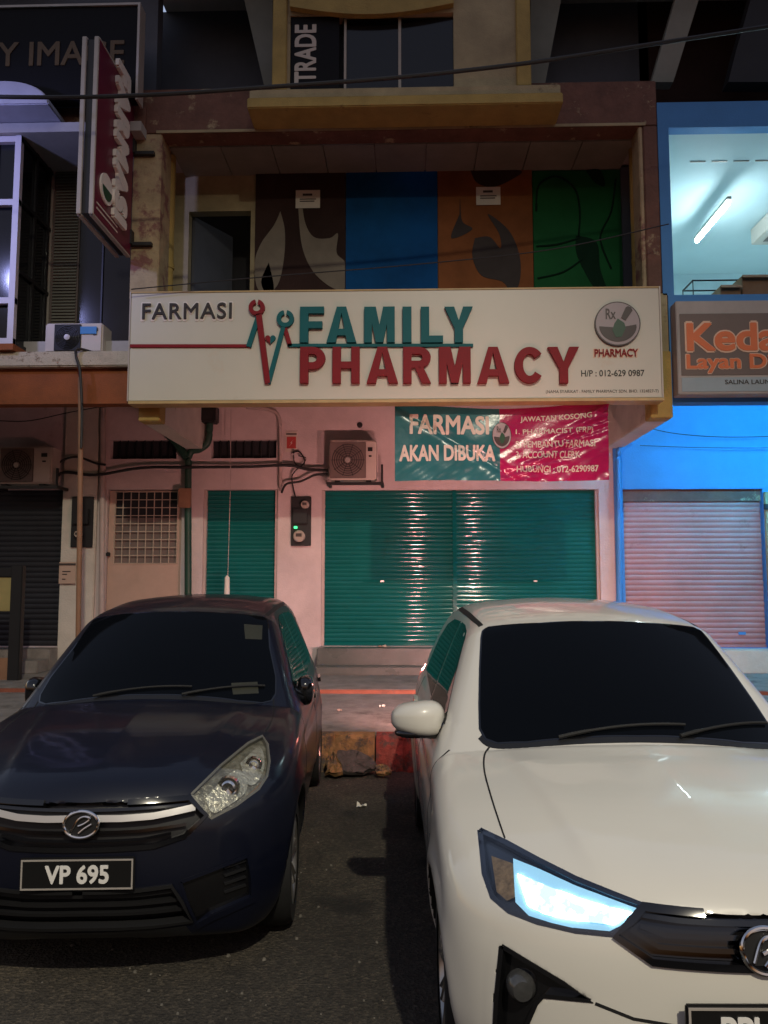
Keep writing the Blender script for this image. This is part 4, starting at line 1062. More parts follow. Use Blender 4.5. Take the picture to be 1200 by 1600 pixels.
xm = (r_[0] + r_[1]) / 2
MB().prism([(xm - .03, r_[2] + .08), (xm + .005, r_[2] + .12), (xm - .01, r_[2] + .13), (xm + .03, r_[2] + .18), (xm + .005, r_[2] + .14), (xm + .02, r_[2] + .13)], 11.019, 11.0235).build('symbol', M['l_pale'], nr)
MB().box(r_[0] + .01, r_[1] - .005, 11.024, 11.029, r_[3] - .05, r_[3] - .03).build('print', M['ink'], nr)
def cable(label, pts, r=.012, m='cable', n=6, name='cable'):
    o = MB().tube(spline(pxpath(pts), n), r, 8).build(name, M[m], smooth=True)
    return tag(o, label, 'cable')
cable('thick black cable bundle running along the pink wall to the middle air conditioner', [(86, 752, 10.9), (100, 738, 10.9), (150, 742, 10.9), (220, 731, 10.88), (300, 730, 10.86), (390, 729, 10.9), (450, 727, 10.9), (480, 733, 10.9), (512, 735, 10.85)], .022)
cable('black cable loop over the left pillar', [(84, 745, 10.92), (94, 722, 10.92), (120, 714, 10.92), (150, 724, 10.92), (165, 726, 10.92)], .016)
cable('grey lower cable sagging from the air conditioner to the corner of the small shutter', [(512, 741, 10.88), (492, 742, 10.88), (470, 752, 10.9), (448, 756, 10.9), (440, 770, 10.95)], .017)
cable('short tangled cable under the red notice', [(455, 708, 10.98), (468, 706, 10.98), (476, 722, 10.97), (462, 735, 10.96), (456, 748, 10.98), (462, 778, 10.98)], .010)
cable('second tangled cable looping beside the red notice', [(459, 702, 10.97), (460, 722, 10.96), (470, 728, 10.95), (478, 716, 10.96), (466, 712, 10.97)], .008)
cable('thin cable hanging from the soffit at the far left', [(-30, 655, 10.5), (40, 658, 10.5), (110, 644, 10.4), (205, 627, 9.6)], .007)
cable('thick black overhead cable crossing the whole front below the top storey', [(-80, 150, 7.4), (100, 152, 7.4), (260, 147, 7.4), (420, 136, 7.4), (620, 121, 7.4), (820, 99, 7.4), (1000, 72, 7.4), (1260, 32, 7.4)], .021)
cable('thin overhead wire in front of the mural panels', [(205, 452, 8.6), (420, 432, 8.6), (640, 414, 8.6), (860, 390, 8.6), (1045, 350, 8.6)], .007)
cable('upper thin wire across the blue wall', [(1010, 668, 10.9), (1060, 678, 10.9), (1140, 683, 10.9), (1260, 680, 10.9)], .006)
cable('lower thin wire across the blue wall', [(1000, 696, 10.95), (1080, 699, 10.95), (1160, 700, 10.95), (1260, 699, 10.95)], .005)
cable('black cable dropping from the ledge air conditioner down the brown conduit', [(150, 552, 9.0), (122, 545, 8.86), (119, 556, 8.86), (125, 580, 8.86), (128, 640, 8.86), (127, 700, 8.86)], .017)
o = MB().tube(pxpath([(126, 590, 8.9), (126, 700, 8.9), (124, 860, 8.9), (121, 1075, 8.9)]), .030, 12).build('conduit', M['brown_pipe'], smooth=True)
tag(o, 'tall thin brown conduit standing in front of the white pillar', 'pipe')
# pull cord
pc = thing('pull_cord', 'white weighted cord hanging in front of the small green shutter', 'cord', at(357, 935, 10.8))
MB().tube(pxpath([(361, 640, 10.8), (360, 760, 10.8), (356, 900, 10.8)]), .005, 6).build('cord', M['pvc'], pc)
a, b = at(355, 899, 10.8), at(357, 936, 10.8)
MB().lathe([(.0, b.z), (.036, b.z), (.04, b.z + .06), (.034, a.z - .03), (.01, a.z)], (a.x, 10.8, 0), axis='z', n=14).build('weight', M['paper'], pc, smooth=True)
# steel post with a yellow board, far left
p = gnd(22, 1068, .30)
fp = thing('sign_post', 'dark steel post carrying a dull yellow board at the left edge', 'post', (p.x, p.y, .3))
zt = at(22, 884, p.y).z
MB().box(p.x - .075, p.x + .075, p.y - .05, p.y + .05, .3, zt).build('post', M['black'], fp, bevel=.01)
r_ = rect(-90, 9, 902, 955, p.y); r2 = rect(-90, 7, 1028, 1066, p.y)
MB().box(r_[0], p.x - .078, p.y + .0, p.y + .03, r_[2], r_[3]).build('yellow_board', M['yellow_board'], fp, bevel=.006)
MB().box(r2[0], p.x - .078, p.y + .0, p.y + .03, r2[2], r2[3]).build('lower_board', M['brown_pipe'], fp, bevel=.006)
MB().box(r_[0], p.x - .078, p.y - .02, p.y + .04, r_[3] + .003, r_[3] + .12).build('top_rail', M['black'], fp, bevel=.01)
# broken slab against the kerb
p = gnd(548, 1203)
sl = thing('broken_slab', 'broken dark paving slab leaning on the yellow kerb between the cars', 'slab', (p.x, p.y, 0))
def rough_slab(name, outline, thick, m, seed, tilt):
    rr = np.random.default_rng(seed); c = sum((Vector(q) for q in outline), Vector()) / len(outline); n = 26
    per = spline(list(outline) + [outline[0]], 4)[:-1]
    per = [v + Vector((rr.normal(0, .008), rr.normal(0, .008), rr.normal(0, .006))) for v in per]; k = len(per)
    V, F = [], []
    rings = (1.0, .97, .8, .55, .3)
    V += [v - tilt * thick for v in per]
    for s_ in rings: V += [c + (v - c) * s_ + Vector((rr.normal(0, .004), rr.normal(0, .004), rr.normal(0, .007))) + (tilt * .008 if s_ < 1 else Vector()) for v in per]
    V.append(c + tilt * .01)
    for r_ in range(len(rings)):
        for i in range(k): F.append((r_ * k + i, r_ * k + (i + 1) % k, (r_ + 1) * k + (i + 1) % k, (r_ + 1) * k + i))
    for i in range(k): F.append((len(rings) * k + i, len(rings) * k + (i + 1) % k, len(V) - 1))
    F.append(tuple(range(k - 1, -1, -1)))
    return link_mesh(name, V, F, m, sl, smooth=True, sharp=30)
q = [at(512, 1199, 6.5), at(528, 1177, 6.60), at(558, 1172, 6.61), at(580, 1184, 6.58), at(590, 1197, 6.5), at(566, 1206, 6.42), at(536, 1206, 6.42)]
rough_slab('slab', [(v.x, v.y, max(v.z, .03)) for v in q], .035, mat('dark_slab', (0.075, 0.062, 0.058), .85, var=.5, vscale=14, bump=.8, bscale=40), 5, Vector((0, -.6, .8)))
q = [at(510, 1205, 6.42), at(513, 1182, 6.58), at(527, 1178, 6.60), at(536, 1206, 6.40)]
rough_slab('broken_edge', [(v.x, v.y - .03, max(v.z, .03)) for v in q], .03, M['kerb_yellow'], 9, Vector((0, -.6, .8)))
q = [at(586, 1206, 6.45), at(590, 1196, 6.5), at(606, 1195, 6.5), at(610, 1207, 6.42)]
rough_slab('broken_edge', [(v.x, v.y - .02, max(v.z, .025)) for v in q], .025, M['kerb_yellow'], 11, Vector((0, -.5, .85)))
# litter
def scrap(label, px, py, z, s, m, seed):
    rr = np.random.default_rng(seed); c = gnd(px, py, z)
    o = thing('litter', label, 'litter', (c.x, c.y, z), 'scraps of litter on the ground')
    V = []; nx, ny = 5, 4
    for j in range(ny + 1):
        for i in range(nx + 1): V.append((c.x + (i / nx - .5) * s, c.y + (j / ny - .5) * s * .7 + (i / nx) * s * .3, z + .006 + abs(rr.normal(0, .012))))
    f = [(j * (nx + 1) + i, j * (nx + 1) + i + 1, (j + 1) * (nx + 1) + i + 1, (j + 1) * (nx + 1) + i) for j in range(ny) for i in range(nx)]
    link_mesh('scrap', V, f, M[m], o)
scrap('small white scrap on the asphalt between the cars', 565, 1262, 0, .07, 'paper', 1)
scrap('crumpled white paper on the floor below the green shutter', 541, 1047, ZF, .12, 'paper', 2)
scrap('reddish crumpled wrapper on the step below the green shutter', 600, 1012, zs0 - .004, .16, 'notice_beige', 3)
scrap('pale leaf on the apron near the white mirror', 597, 1106, .30, .06, 'paper', 4)
scrap('tiny pale leaf on the apron near the dark car', 530, 1112, .30, .05, 'notice_beige', 5)
mb = MB(); rr = np.random.default_rng(21)
for k in range(110):
    px, py = (60 + 560 * rr.random(), 1225 + 370 * rr.random() ** 1.3)
    c = gnd(px, py); s = .004 + .007 * rr.random() ** 2
    b_ = [(c.x + s * math.cos(t + rr.random() * .6), c.y + s * math.sin(t), 0.001) for t in np.linspace(0, 2 * math.pi, 6)[:-1]]
    mb.add(b_ + [(c.x + s * .6 * math.cos(t), c.y + s * .6 * math.sin(t), s * .9) for t in np.linspace(0.3, 6.58, 6)[:-1]], [tuple(range(5, 10))] + [(i, (i + 1) % 5, 5 + (i + 1) % 5, 5 + i) for i in range(5)])
o = mb.build('grit', mat('loose_grit', (0.17, 0.155, 0.13), .8, var=.5, vscale=40)); tag(o, kind='stuff'); tag(o, 'loose grit scattered over the asphalt', 'grit')

# ================================================================== CARS
def smax(a, b, k):
    h = np.maximum(k - np.abs(a - b), 0) / k
    return np.maximum(a, b) + h * h * k * 0.25
def poly_sdf(x, y, P):
    """signed distance to polygon, arrays x y, negative inside"""
    P = np.asarray(P, float); n = len(P)
    d = np.full(x.shape, 1e9); s = np.ones(x.shape)
    for i in range(n):
        a, b = P[i], P[i - 1]
        ex, ey = b[0] - a[0], b[1] - a[1]
        wx, wy = x - a[0], y - a[1]
        t = np.clip((wx * ex + wy * ey) / (ex * ex + ey * ey + 1e-12), 0, 1)
        dx, dy = wx - ex * t, wy - ey * t
        d = np.minimum(d, dx * dx + dy * dy)
        c1 = y >= a[1]; c2 = y < b[1]; c3 = ex * wy > ey * wx
        s = np.where((c1 & c2 & c3) | (~c1 & ~c2 & ~c3), -s, s)
    return s * np.sqrt(d)
def surface_nets(F, o, h):
    nx, ny, nz = F.shape
    cs = (nx - 1, ny - 1, nz - 1)
    S = np.zeros(cs + (3,)); C = np.zeros(cs)
    cross = []
    for ax in range(3):
        A = F[tuple(slice(0, -1) if k == ax else slice(None) for k in range(3))]
        B = F[tuple(slice(1, None) if k == ax else slice(None) for k in range(3))]
        m = (A < 0) != (B < 0)
        t = np.where(m, A / np.where(m, A - B, 1), 0)
        cross.append((m, A < 0))
        o1, o2 = [k for k in range(3) if k != ax]
        for d1 in (0, 1):
            for d2 in (0, 1):
                sl = [None] * 3
                sl[ax] = slice(None); sl[o1] = slice(d1, d1 + cs[o1]); sl[o2] = slice(d2, d2 + cs[o2])
                mm, tt = m[tuple(sl)], t[tuple(sl)]
                S[..., ax] += tt; S[..., o1] += mm * d1; S[..., o2] += mm * d2; C += mm
    act = C > 0
    idx = np.full(cs, -1); I = np.argwhere(act); idx[act] = np.arange(len(I))
    V = (S[act] / C[act][:, None] + I) * h + np.array(o)
    Fs = []
    for ax in range(3):
        m, neg = cross[ax]; o1, o2 = [(1, 2), (2, 0), (0, 1)][ax]
        E = np.argwhere(m)
        ok = (E[:, o1] > 0) & (E[:, o1] < F.shape[o1] - 1) & (E[:, o2] > 0) & (E[:, o2] < F.shape[o2] - 1)
        E = E[ok]; ng = neg[tuple(E.T)]
        q = []
        for d1, d2 in ((-1, -1), (0, -1), (0, 0), (-1, 0)):
            e = E.copy(); e[:, o1] += d1; e[:, o2] += d2; q.append(idx[tuple(e.T)])
        q = np.stack(q, 1)
        q[~ng] = q[~ng][:, ::-1]
        Fs.append(q)
    return V, np.concatenate(Fs)

class Car:
    def __init__(s, prof, L, sec, loc, rz, side, wf=(0.70, 3.155), wr=0.285, arch=0.335):
        s.L, s.side, s.arch, s.wheels, s.wr = L, side, arch, wf, wr
        s.loc, s.rz = Vector(loc), rz
        s.mw = Matrix.Translation(s.loc) @ Matrix.Rotation(rz, 4, 'Z'); s.mi = s.mw.inverted()
        P = np.array([v[:2] for v in spline([(a, b, 0) for a, b in prof] + [(*prof[0], 0)], 6)][:-1])
        s.h2 = 0.01; s.o2 = (-0.5, -0.2)
        gy, gz = np.meshgrid(np.arange(-0.5, L + 0.6, s.h2), np.arange(-0.2, 2.0, s.h2), indexing='ij')
        s.G = poly_sdf(gy, gz, P)
        zz = np.linspace(0, 1.7, 400); xx = np.interp(zz, *zip(*sec))
        k = np.hanning(31); k /= k.sum(); s.zz = zz; s.xx = np.convolve(np.pad(xx, 15, 'edge'), k, 'valid')
        s.carves = []
    def look(s, y, z):
        a = np.clip((y - s.o2[0]) / s.h2, 0, s.G.shape[0] - 1.001); b = np.clip((z - s.o2[1]) / s.h2, 0, s.G.shape[1] - 1.001)
        i = a.astype(int); j = b.astype(int); u = a - i; v = b - j; G = s.G
        return (G[i, j] * (1 - u) + G[i + 1, j] * u) * (1 - v) + (G[i, j + 1] * (1 - u) + G[i + 1, j + 1] * u) * v
    def base(s, X, Y, Z):
        ax = np.abs(X)
        h = 0.20 * (ax / 0.7) ** 2 + 0.09 * (ax / 0.76) ** 7
        wf = np.interp(Y, [0, .25, .95, 1.6, 2.5], [1, 1, .62, .42, 0.0])
        wr = np.interp(Y, [2.4, s.L - .5, s.L], [0, .5, 1])
        Yp = Y - h * wf + 0.8 * h * wr
        Zp = Z + np.interp(Y, [0, 1, 2, 4], [.16, .13, .17, .15]) * ax * ax
        rid = np.clip((Y - .12) / .2, 0, 1) * np.clip((1.0 - Y) / .15, 0, 1) * (Z > .7)
        u = ax - (.33 + .17 * Y)
        Zp = Zp - rid * .011 * np.where(u > 0, np.exp(-(u / .035) ** 2), np.exp(-(u / .10) ** 2)) + rid * .006 * np.exp(-((ax - .08) / .16) ** 2)
        g2 = s.look(Yp, Zp)
        Xs = np.interp(Z, s.zz, s.xx)
        Xs = Xs - .055 * np.clip((.9 - Y) / .9, 0, 1) ** 1.6 - .075 * np.clip((Y - (s.L - 1.1)) / 1.1, 0, 1) ** 1.7
        for wy in s.wheels:
            r = np.sqrt((Y - wy) ** 2 + (Z - s.wr) ** 2)
            Xs = Xs + .014 * np.exp(-((r - s.arch - .02) / .055) ** 2) * (Z < .85)
        # shoulder crease along the doors
        Xs = Xs - .012 * np.exp(-((Z - .74 - .02 * Y) / .04) ** 2) * np.clip((Y - .9) / .3, 0, 1)
        k = np.where(Z > 1.02, .07, np.interp(Y, [.15, .6], [.11, .062]))
        return smax((ax - Xs) * .97, g2, k)
    def project(s, X, Y, Z):
        """local -> picture coordinates (visible half)"""
        c, n = math.cos(s.rz), math.sin(s.rz)
        wx = X * c - Y * n + s.loc.x; wy = X * n + Y * c + s.loc.y; wz = Z + s.loc.z
        dx, dy, dz = wx, wy, wz - CAMZ
        dep = dx * _f.x + dy * _f.y + dz * _f.z
        return 600 + FPX * (dx * _r.x + dy * _r.y + dz * _r.z) / dep, 800 - FPX * (dx * _u.x + dy * _u.y + dz * _u.z) / dep, dep
    def trace(s, O, D, tmax=8.0, step=0.02):
        O = np.asarray(O, float); D = np.asarray(D, float); D = D / np.linalg.norm(D, axis=1)[:, None]
        n = len(O); t = np.zeros(n); hit = np.zeros(n, bool); best = np.full(n, 1e9); bt = np.zeros(n)
        tt = np.arange(0.3, tmax, step)
        lo = np.zeros(n)
        for q in tt:
            P = O + D * q; f = s.base(P[:, 0], P[:, 1], P[:, 2])
            b = (f < best) & ~hit; best[b] = f[b]; bt[b] = q
            new = (f < 0) & ~hit; lo[new] = q - step; hit |= new
            if hit.all(): break
        hi = lo + step
        for _ in range(16):
            mid = (lo + hi) / 2; P = O + D * mid[:, None]; f = s.base(P[:, 0], P[:, 1], P[:, 2]); ins = f < 0
            hi = np.where(ins, mid, hi); lo = np.where(ins, lo, mid)
        t = np.where(hit, hi, bt); P = O + D * t[:, None]
        # those that missed slide onto the surface
        for _ in range(6):
            N = s.normal(P); f = s.base(*P.T)[:, None]; P = np.where(hit[:, None], P, P - N * f)
        return P, s.normal(P)
    def normal(s, P, e=.004, fn=None):
        fn = fn or s.base
        g = np.stack([fn(P[:, 0] + e, P[:, 1], P[:, 2]) - fn(P[:, 0] - e, P[:, 1], P[:, 2]), fn(P[:, 0], P[:, 1] + e, P[:, 2]) - fn(P[:, 0], P[:, 1] - e, P[:, 2]), fn(P[:, 0], P[:, 1], P[:, 2] + e) - fn(P[:, 0], P[:, 1], P[:, 2] - e)], 1)
        return g / (np.linalg.norm(g, axis=1)[:, None] + 1e-9)
    def rays(s, pts, mode):
        pts = np.asarray(pts, float); n = len(pts)
        if mode == 'pix':
            o = s.mi @ CAM; O = np.tile(np.array(o), (n, 1)); m3 = s.mi.to_3x3()
            D = np.array([m3 @ ray(a, b) for a, b in pts])
        elif mode == 'side': O = np.stack([np.full(n, 2.0 * s.side), pts[:, 0], pts[:, 1]], 1); D = np.tile([-1.0 * s.side, 0, 0], (n, 1))
        elif mode == 'front': O = np.stack([pts[:, 0], np.full(n, -1.5), pts[:, 1]], 1); D = np.tile([0, 1.0, 0], (n, 1))
        elif mode == 'rear': O = np.stack([pts[:, 0], np.full(n, s.L + 1.5), pts[:, 1]], 1); D = np.tile([0, -1.0, 0], (n, 1))
        else: O = np.stack([pts[:, 0], pts[:, 1], np.full(n, 3.0)], 1); D = np.tile([0, 0, -1.0], (n, 1))
        return O, D
    def on(s, pts, mode='pix', off=0.0):
        P, N = s.trace(*s.rays(pts, mode)); return P + N * off, N
    def patch(s, name, outline, mode, m, parent, off=.003, thick=.006, mirror=False, n=18, rnd=0, both=False):
        out = [Vector((a, b, 0)) for a, b in outline]
        if rnd: out = spline(out + [out[0]], rnd)[:-1]
        A = np.array([v[:2] for v in out]); size = (A.max(0) - A.min(0)).max(); st = size / n
        pts = []
        for i in range(len(A)):
            a, b = A[i], A[(i + 1) % len(A)]; k = max(1, int(np.linalg.norm(b - a) / st))
            pts += [a + (b - a) * j / k for j in range(k)]
        nb = len(pts)
        gx, gy = np.meshgrid(np.arange(A[:, 0].min(), A[:, 0].max(), st), np.arange(A[:, 1].min(), A[:, 1].max(), st))
        gp = np.stack([gx.ravel(), gy.ravel()], 1); d = poly_sdf(gp[:, 0], gp[:, 1], np.array(pts))
        pts = pts + list(gp[d < -st * .45])
        r_ = delaunay_2d_cdt([Vector(p) for p in pts], [], [tuple(range(nb))], 1, 1e-7)
        V2, F2 = np.array([v[:] for v in r_[0]]), [tuple(f) for f in r_[2]]
        cen = np.array([V2[list(f)].mean(0) for f in F2]); inside = poly_sdf(cen[:, 0], cen[:, 1], np.array(pts[:nb])) < 0
        F2 = [f for f, q in zip(F2, inside) if q]
        P, N = s.on(V2, mode)
        top, bot = P + N * off, P + N * (off - thick); k = len(P)
        f3 = Vector(np.cross(top[F2[0][1]] - top[F2[0][0]], top[F2[0][2]] - top[F2[0][0]]))
        if f3.dot(Vector(N[F2[0][0]])) < 0: F2 = [f[::-1] for f in F2]
        ec = {}
        for f in F2:
            for a, b in zip(f, f[1:] + f[:1]): ec[(a, b)] = 1
        bd = [(a, b) for a, b in ec if (b, a) not in ec]
        F = F2 + [tuple(i + k for i in f[::-1]) for f in F2] + [(b, a, a + k, b + k) for a, b in bd]
        V = np.concatenate([top, bot])
        res = link_mesh(name, V.tolist(), F, m, parent, local=True, smooth=True, sharp=45)
        if mirror:
            V = V * np.array([-1, 1, 1])
            res2 = link_mesh(name, V.tolist(), [f[::-1] for f in F], m, mirror if not isinstance(mirror, bool) else parent, local=True, smooth=True, sharp=45)
            return res, res2
        return res
    def strip(s, name, path, wd, mode, m, parent, off=.0012, thick=.003, mirror=False, rnd=0, n=40):
        p = [Vector((a, b, 0)) for a, b in path]
        if rnd: p = spline(p, rnd)
        L_, R_ = [], []
        for i, q in enumerate(p):
            a = p[max(i - 1, 0)]; b = p[min(i + 1, len(p) - 1)]; t = (b - a).normalized(); nn = Vector((-t.y, t.x, 0)) * (wd[i * len(wd) // len(p)] if hasattr(wd, '__len__') else wd) / 2
            L_.append(q + nn); R_.append(q - nn)
        pol = [(v.x, v.y) for v in L_ + R_[::-1]]
        return s.patch(name, pol, mode, m, parent, off, thick, mirror, n=n)
    def carve(s, outline, depth, rnd=0):
        o = [Vector((a, b, 0)) for a, b in outline]
        if rnd: o = spline(o + [o[0]], rnd)[:-1]
        s.carves.append((np.array([v[:2] for v in o]), depth))
    def full(s, X, Y, Z):
        f = s.base(X, Y, Z)
        ax = np.abs(X); b0 = f.copy()
        for wy in s.wheels:
            c = np.sqrt((Y - wy) ** 2 + (Z - s.wr) ** 2) - s.arch
            f = np.maximum(f, -np.maximum(c, .50 - ax))
        if s.carves:
            sel = (Y < 1.1) & (np.abs(b0) < .12)
            xs, ys, zs = ax[sel] * s.side, Y[sel], Z[sel]
            px, py, dep = s.project(xs, ys, zs); sub = f[sel]; bb = b0[sel]
            for pol, depth in s.carves:
                lo, hi = pol.min(0) - 30, pol.max(0) + 30
                near = (px > lo[0]) & (px < hi[0]) & (py > lo[1]) & (py < hi[1])
                if not near.any(): continue
                d = poly_sdf(px[near], py[near], pol) * dep[near] / FPX
                sub[near] = np.maximum(sub[near], -np.maximum(d, -(bb[near] + depth)))
            f[sel] = sub
        return f
    def body(s, m, parent, h=0.008):
        H = 2 * h
        x = np.arange(0, .93 + H, H); y = np.arange(-.12, s.L + .12, H); z = np.arange(.08, 1.62, H)
        Fc = s.full(*np.meshgrid(x, y, z, indexing='ij'))
        Ff = np.repeat(np.repeat(np.repeat(Fc, 2, 0), 2, 1), 2, 2)
        sel = np.abs(Ff) < .045
        I = np.argwhere(sel)
        xf = lambda i: i * h
        # a coarse sample stands for the fine cells from its own position onward
        Ff[sel] = s.full(I[:, 0] * h, y[0] + I[:, 1] * h, z[0] + I[:, 2] * h)
        Ff = np.concatenate([Ff[:0:-1], Ff], 0)
        V, F = surface_nets(Ff, (-(Ff.shape[0] // 2) * h, y[0], z[0]), h)
        for _ in range(2):
            f = s.full(*V.T); N = s.normal(V, .002, s.full); V = V - N * np.clip(f, -.003, .003)[:, None]
        C = V[F].mean(1); deep = s.base(*C.T) < -.004
        return link_mesh('body', V.tolist(), F.tolist(), None, parent, local=True, smooth=True, sharp=42, mats=[m, M['black']], midx=deep.astype(int).tolist())
    def wheel(s, parent, x, y, r=.285, wd=.185, spokes=8):
        sg = 1 if x > 0 else -1
        w_ = bpy.data.objects.new('wheel', bpy.data.meshes.new('wheel'))
        prof = [(r * .70, -wd / 2), (r * .93, -wd / 2), (r * .985, -wd / 2 + .025), (r, -wd / 2 + .05), (r, wd / 2 - .05), (r * .985, wd / 2 - .025), (r * .93, wd / 2), (r * .70, wd / 2)]
        ty = MB().lathe(prof, (x, y, r), axis='x', n=48).build('wheel', M['rubber'], parent, local=True, smooth=True)
        bpy.data.objects.remove(w_)
        e = wd / 2 - .012
        rim = MB().lathe([(r * .69, -sg * wd / 2 * .9), (r * .66, sg * .02), (r * .69, sg * e), (r * .72, sg * (e + .008)), (r * .74, sg * (e - .004))], (x, y, r), axis='x', n=48)
        rim.lathe([(0, sg * (e - .01)), (.05, sg * (e - .012)), (.055, sg * (e - .03)), (.055, sg * .0)], (x, y, r), axis='x', n=20)
        for k in range(spokes):
            t = 2 * math.pi * k / spokes
            for dt in (-.11, .11):
                c1 = Vector((x + sg * (e - .016), y + .04 * math.cos(t), r + .04 * math.sin(t))); c2 = Vector((x + sg * (e - .004), y + r * .69 * math.cos(t + dt), r + r * .69 * math.sin(t + dt)))
                rim.tube([c1, c2], [.012, .010], 6)
        rim.build('rim', M['alloy'], ty, local=True, smooth=True)
        MB().lathe([(0, sg * .0), (r * .6, sg * .0)], (x, y, r), axis='x', n=24).build('brake_disc', M['black'], ty, local=True)
        return ty
def blob(c, rad, e1=.8, e2=.8, nu=28, nv=16, fn=None):
    V, F = [], []
    sp = lambda v, e: math.copysign(abs(v) ** e, v)
    for j in range(nv + 1):
        a = -math.pi / 2 + math.pi * j / nv
        for i in range(nu):
            b = 2 * math.pi * i / nu
            p = Vector((rad[0] * sp(math.cos(a), e1) * sp(math.cos(b), e2), rad[1] * sp(math.cos(a), e1) * sp(math.sin(b), e2), rad[2] * sp(math.sin(a), e1)))
            if fn: p = fn(p)
            V.append(p + Vector(c))
    for j in range(nv):
        for i in range(nu):
            F.append((j * nu + i, j * nu + (i + 1) % nu, (j + 1) * nu + (i + 1) % nu, (j + 1) * nu + i))
    return MB().add(V, F)
def plate_text(car, parent, cx, cz, y, wd, ht, name, txt, tw0, tw1, th):
    p = MB().box(cx - wd / 2, cx + wd / 2, y, y + .012, cz - ht / 2, cz + ht / 2).build('number_plate', M['plate'], parent, local=True, bevel=.004)
    mb = MB(); b = .006; i = .006
    x0, x1, z0, z1 = cx - wd / 2 + i, cx + wd / 2 - i, cz - ht / 2 + i, cz + ht / 2 - i
    mb.box(x0, x1, y - .003, y - .0005, z0, z0 + b).box(x0, x1, y - .003, y - .0005, z1 - b, z1).box(x0, x0 + b, y - .003, y - .0005, z0 + b, z1 - b).box(x1 - b, x1, y - .003, y - .0005, z0 + b, z1 - b)
    mb.build('plate_border', M['steel'], p, local=True)
    text_on('plate_characters', txt, cx + tw0, cx + tw1, cz - th / 2, cz + th / 2, y - .004, M['plate_white'], p, bold=.03, depth=.003, local=True)
    return p
def oval_badge(parent, c, rx, rz_, tilt=0.12):
    mb = MB(); P = []
    def pt(a, k=1.0, dy=0): return (c[0] + rx * k * math.cos(a), c[1] + dy + tilt * rz_ * k * math.sin(a), c[2] + rz_ * k * math.sin(a))
    T = np.linspace(0, 2 * math.pi, 36, endpoint=False)
    d = MB().add([pt(a, .95, .004) for a in T], [tuple(range(35, -1, -1))]).build('badge', M['black'], parent, local=True)
    mb.tube([pt(a) for a in T], .0065, 8, closed=True)
    for q in ([(-.55, -.5), (-.2, .35), (.15, .62), (.5, .45), (.2, .1), (-.15, -.1)], [(-.1, -.65), (.2, -.3), (.62, .05)]):
        mb.tube([(c[0] + rx * v.x, c[1] - .003 + tilt * rz_ * v.y, c[2] + rz_ * v.y) for v in spline([(a, b, 0) for a, b in q], 5)], .005, 8)
    mb.build('badge_ring', M['chrome'], d, local=True, smooth=True)
    return d

SEC = [(.15, .70), (.24, .755), (.35, .785), (.5, .800), (.62, .806), (.75, .803), (.85, .790), (.93, .762), (.99, .728), (1.1, .688), (1.25, .628), (1.38, .572), (1.5, .50), (1.7, .40)]
FRONT = [(.30, .185), (.09, .20), (.025, .29), (.0, .42), (.004, .55), (.025, .67), (.075, .765), (.19, .838), (.45, .918), (.72, .966), (.93, .994), (.985, 1.010), (1.25, 1.192), (1.55, 1.390), (1.63, 1.432), (1.8, 1.468), (2.1, 1.503), (2.5, 1.513)]
HATCH = FRONT + [(2.9, 1.50), (3.2, 1.465), (3.33, 1.42), (3.42, 1.28), (3.52, 1.03), (3.575, .86), (3.63, .62), (3.635, .42), (3.57, .25), (3.3, .19), (1.8, .18)]
SEDAN = FRONT + [(2.85, 1.495), (3.1, 1.445), (3.35, 1.30), (3.55, 1.13), (3.72, 1.075), (3.98, 1.05), (4.06, 1.0), (4.10, .80), (4.145, .6), (4.14, .42), (4.06, .27), (3.7, .19), (1.8, .18)]
M['lamp_floor'] = mat('lamp_inner_shell', (0.30, 0.275, 0.21), 0.25, metal=0.25, var=0.6, vscale=22, bump=0.8, bscale=30)
M['trim_dim'] = mat('dim_lamp_trim', (0.20, 0.19, 0.16), 0.4, metal=0.4, var=0)
M['reflector'] = mat('crumpled_reflector', (0.75, 0.70, 0.55), 0.22, metal=0.55, var=0.35, vscale=30, bump=0.9, bscale=34)

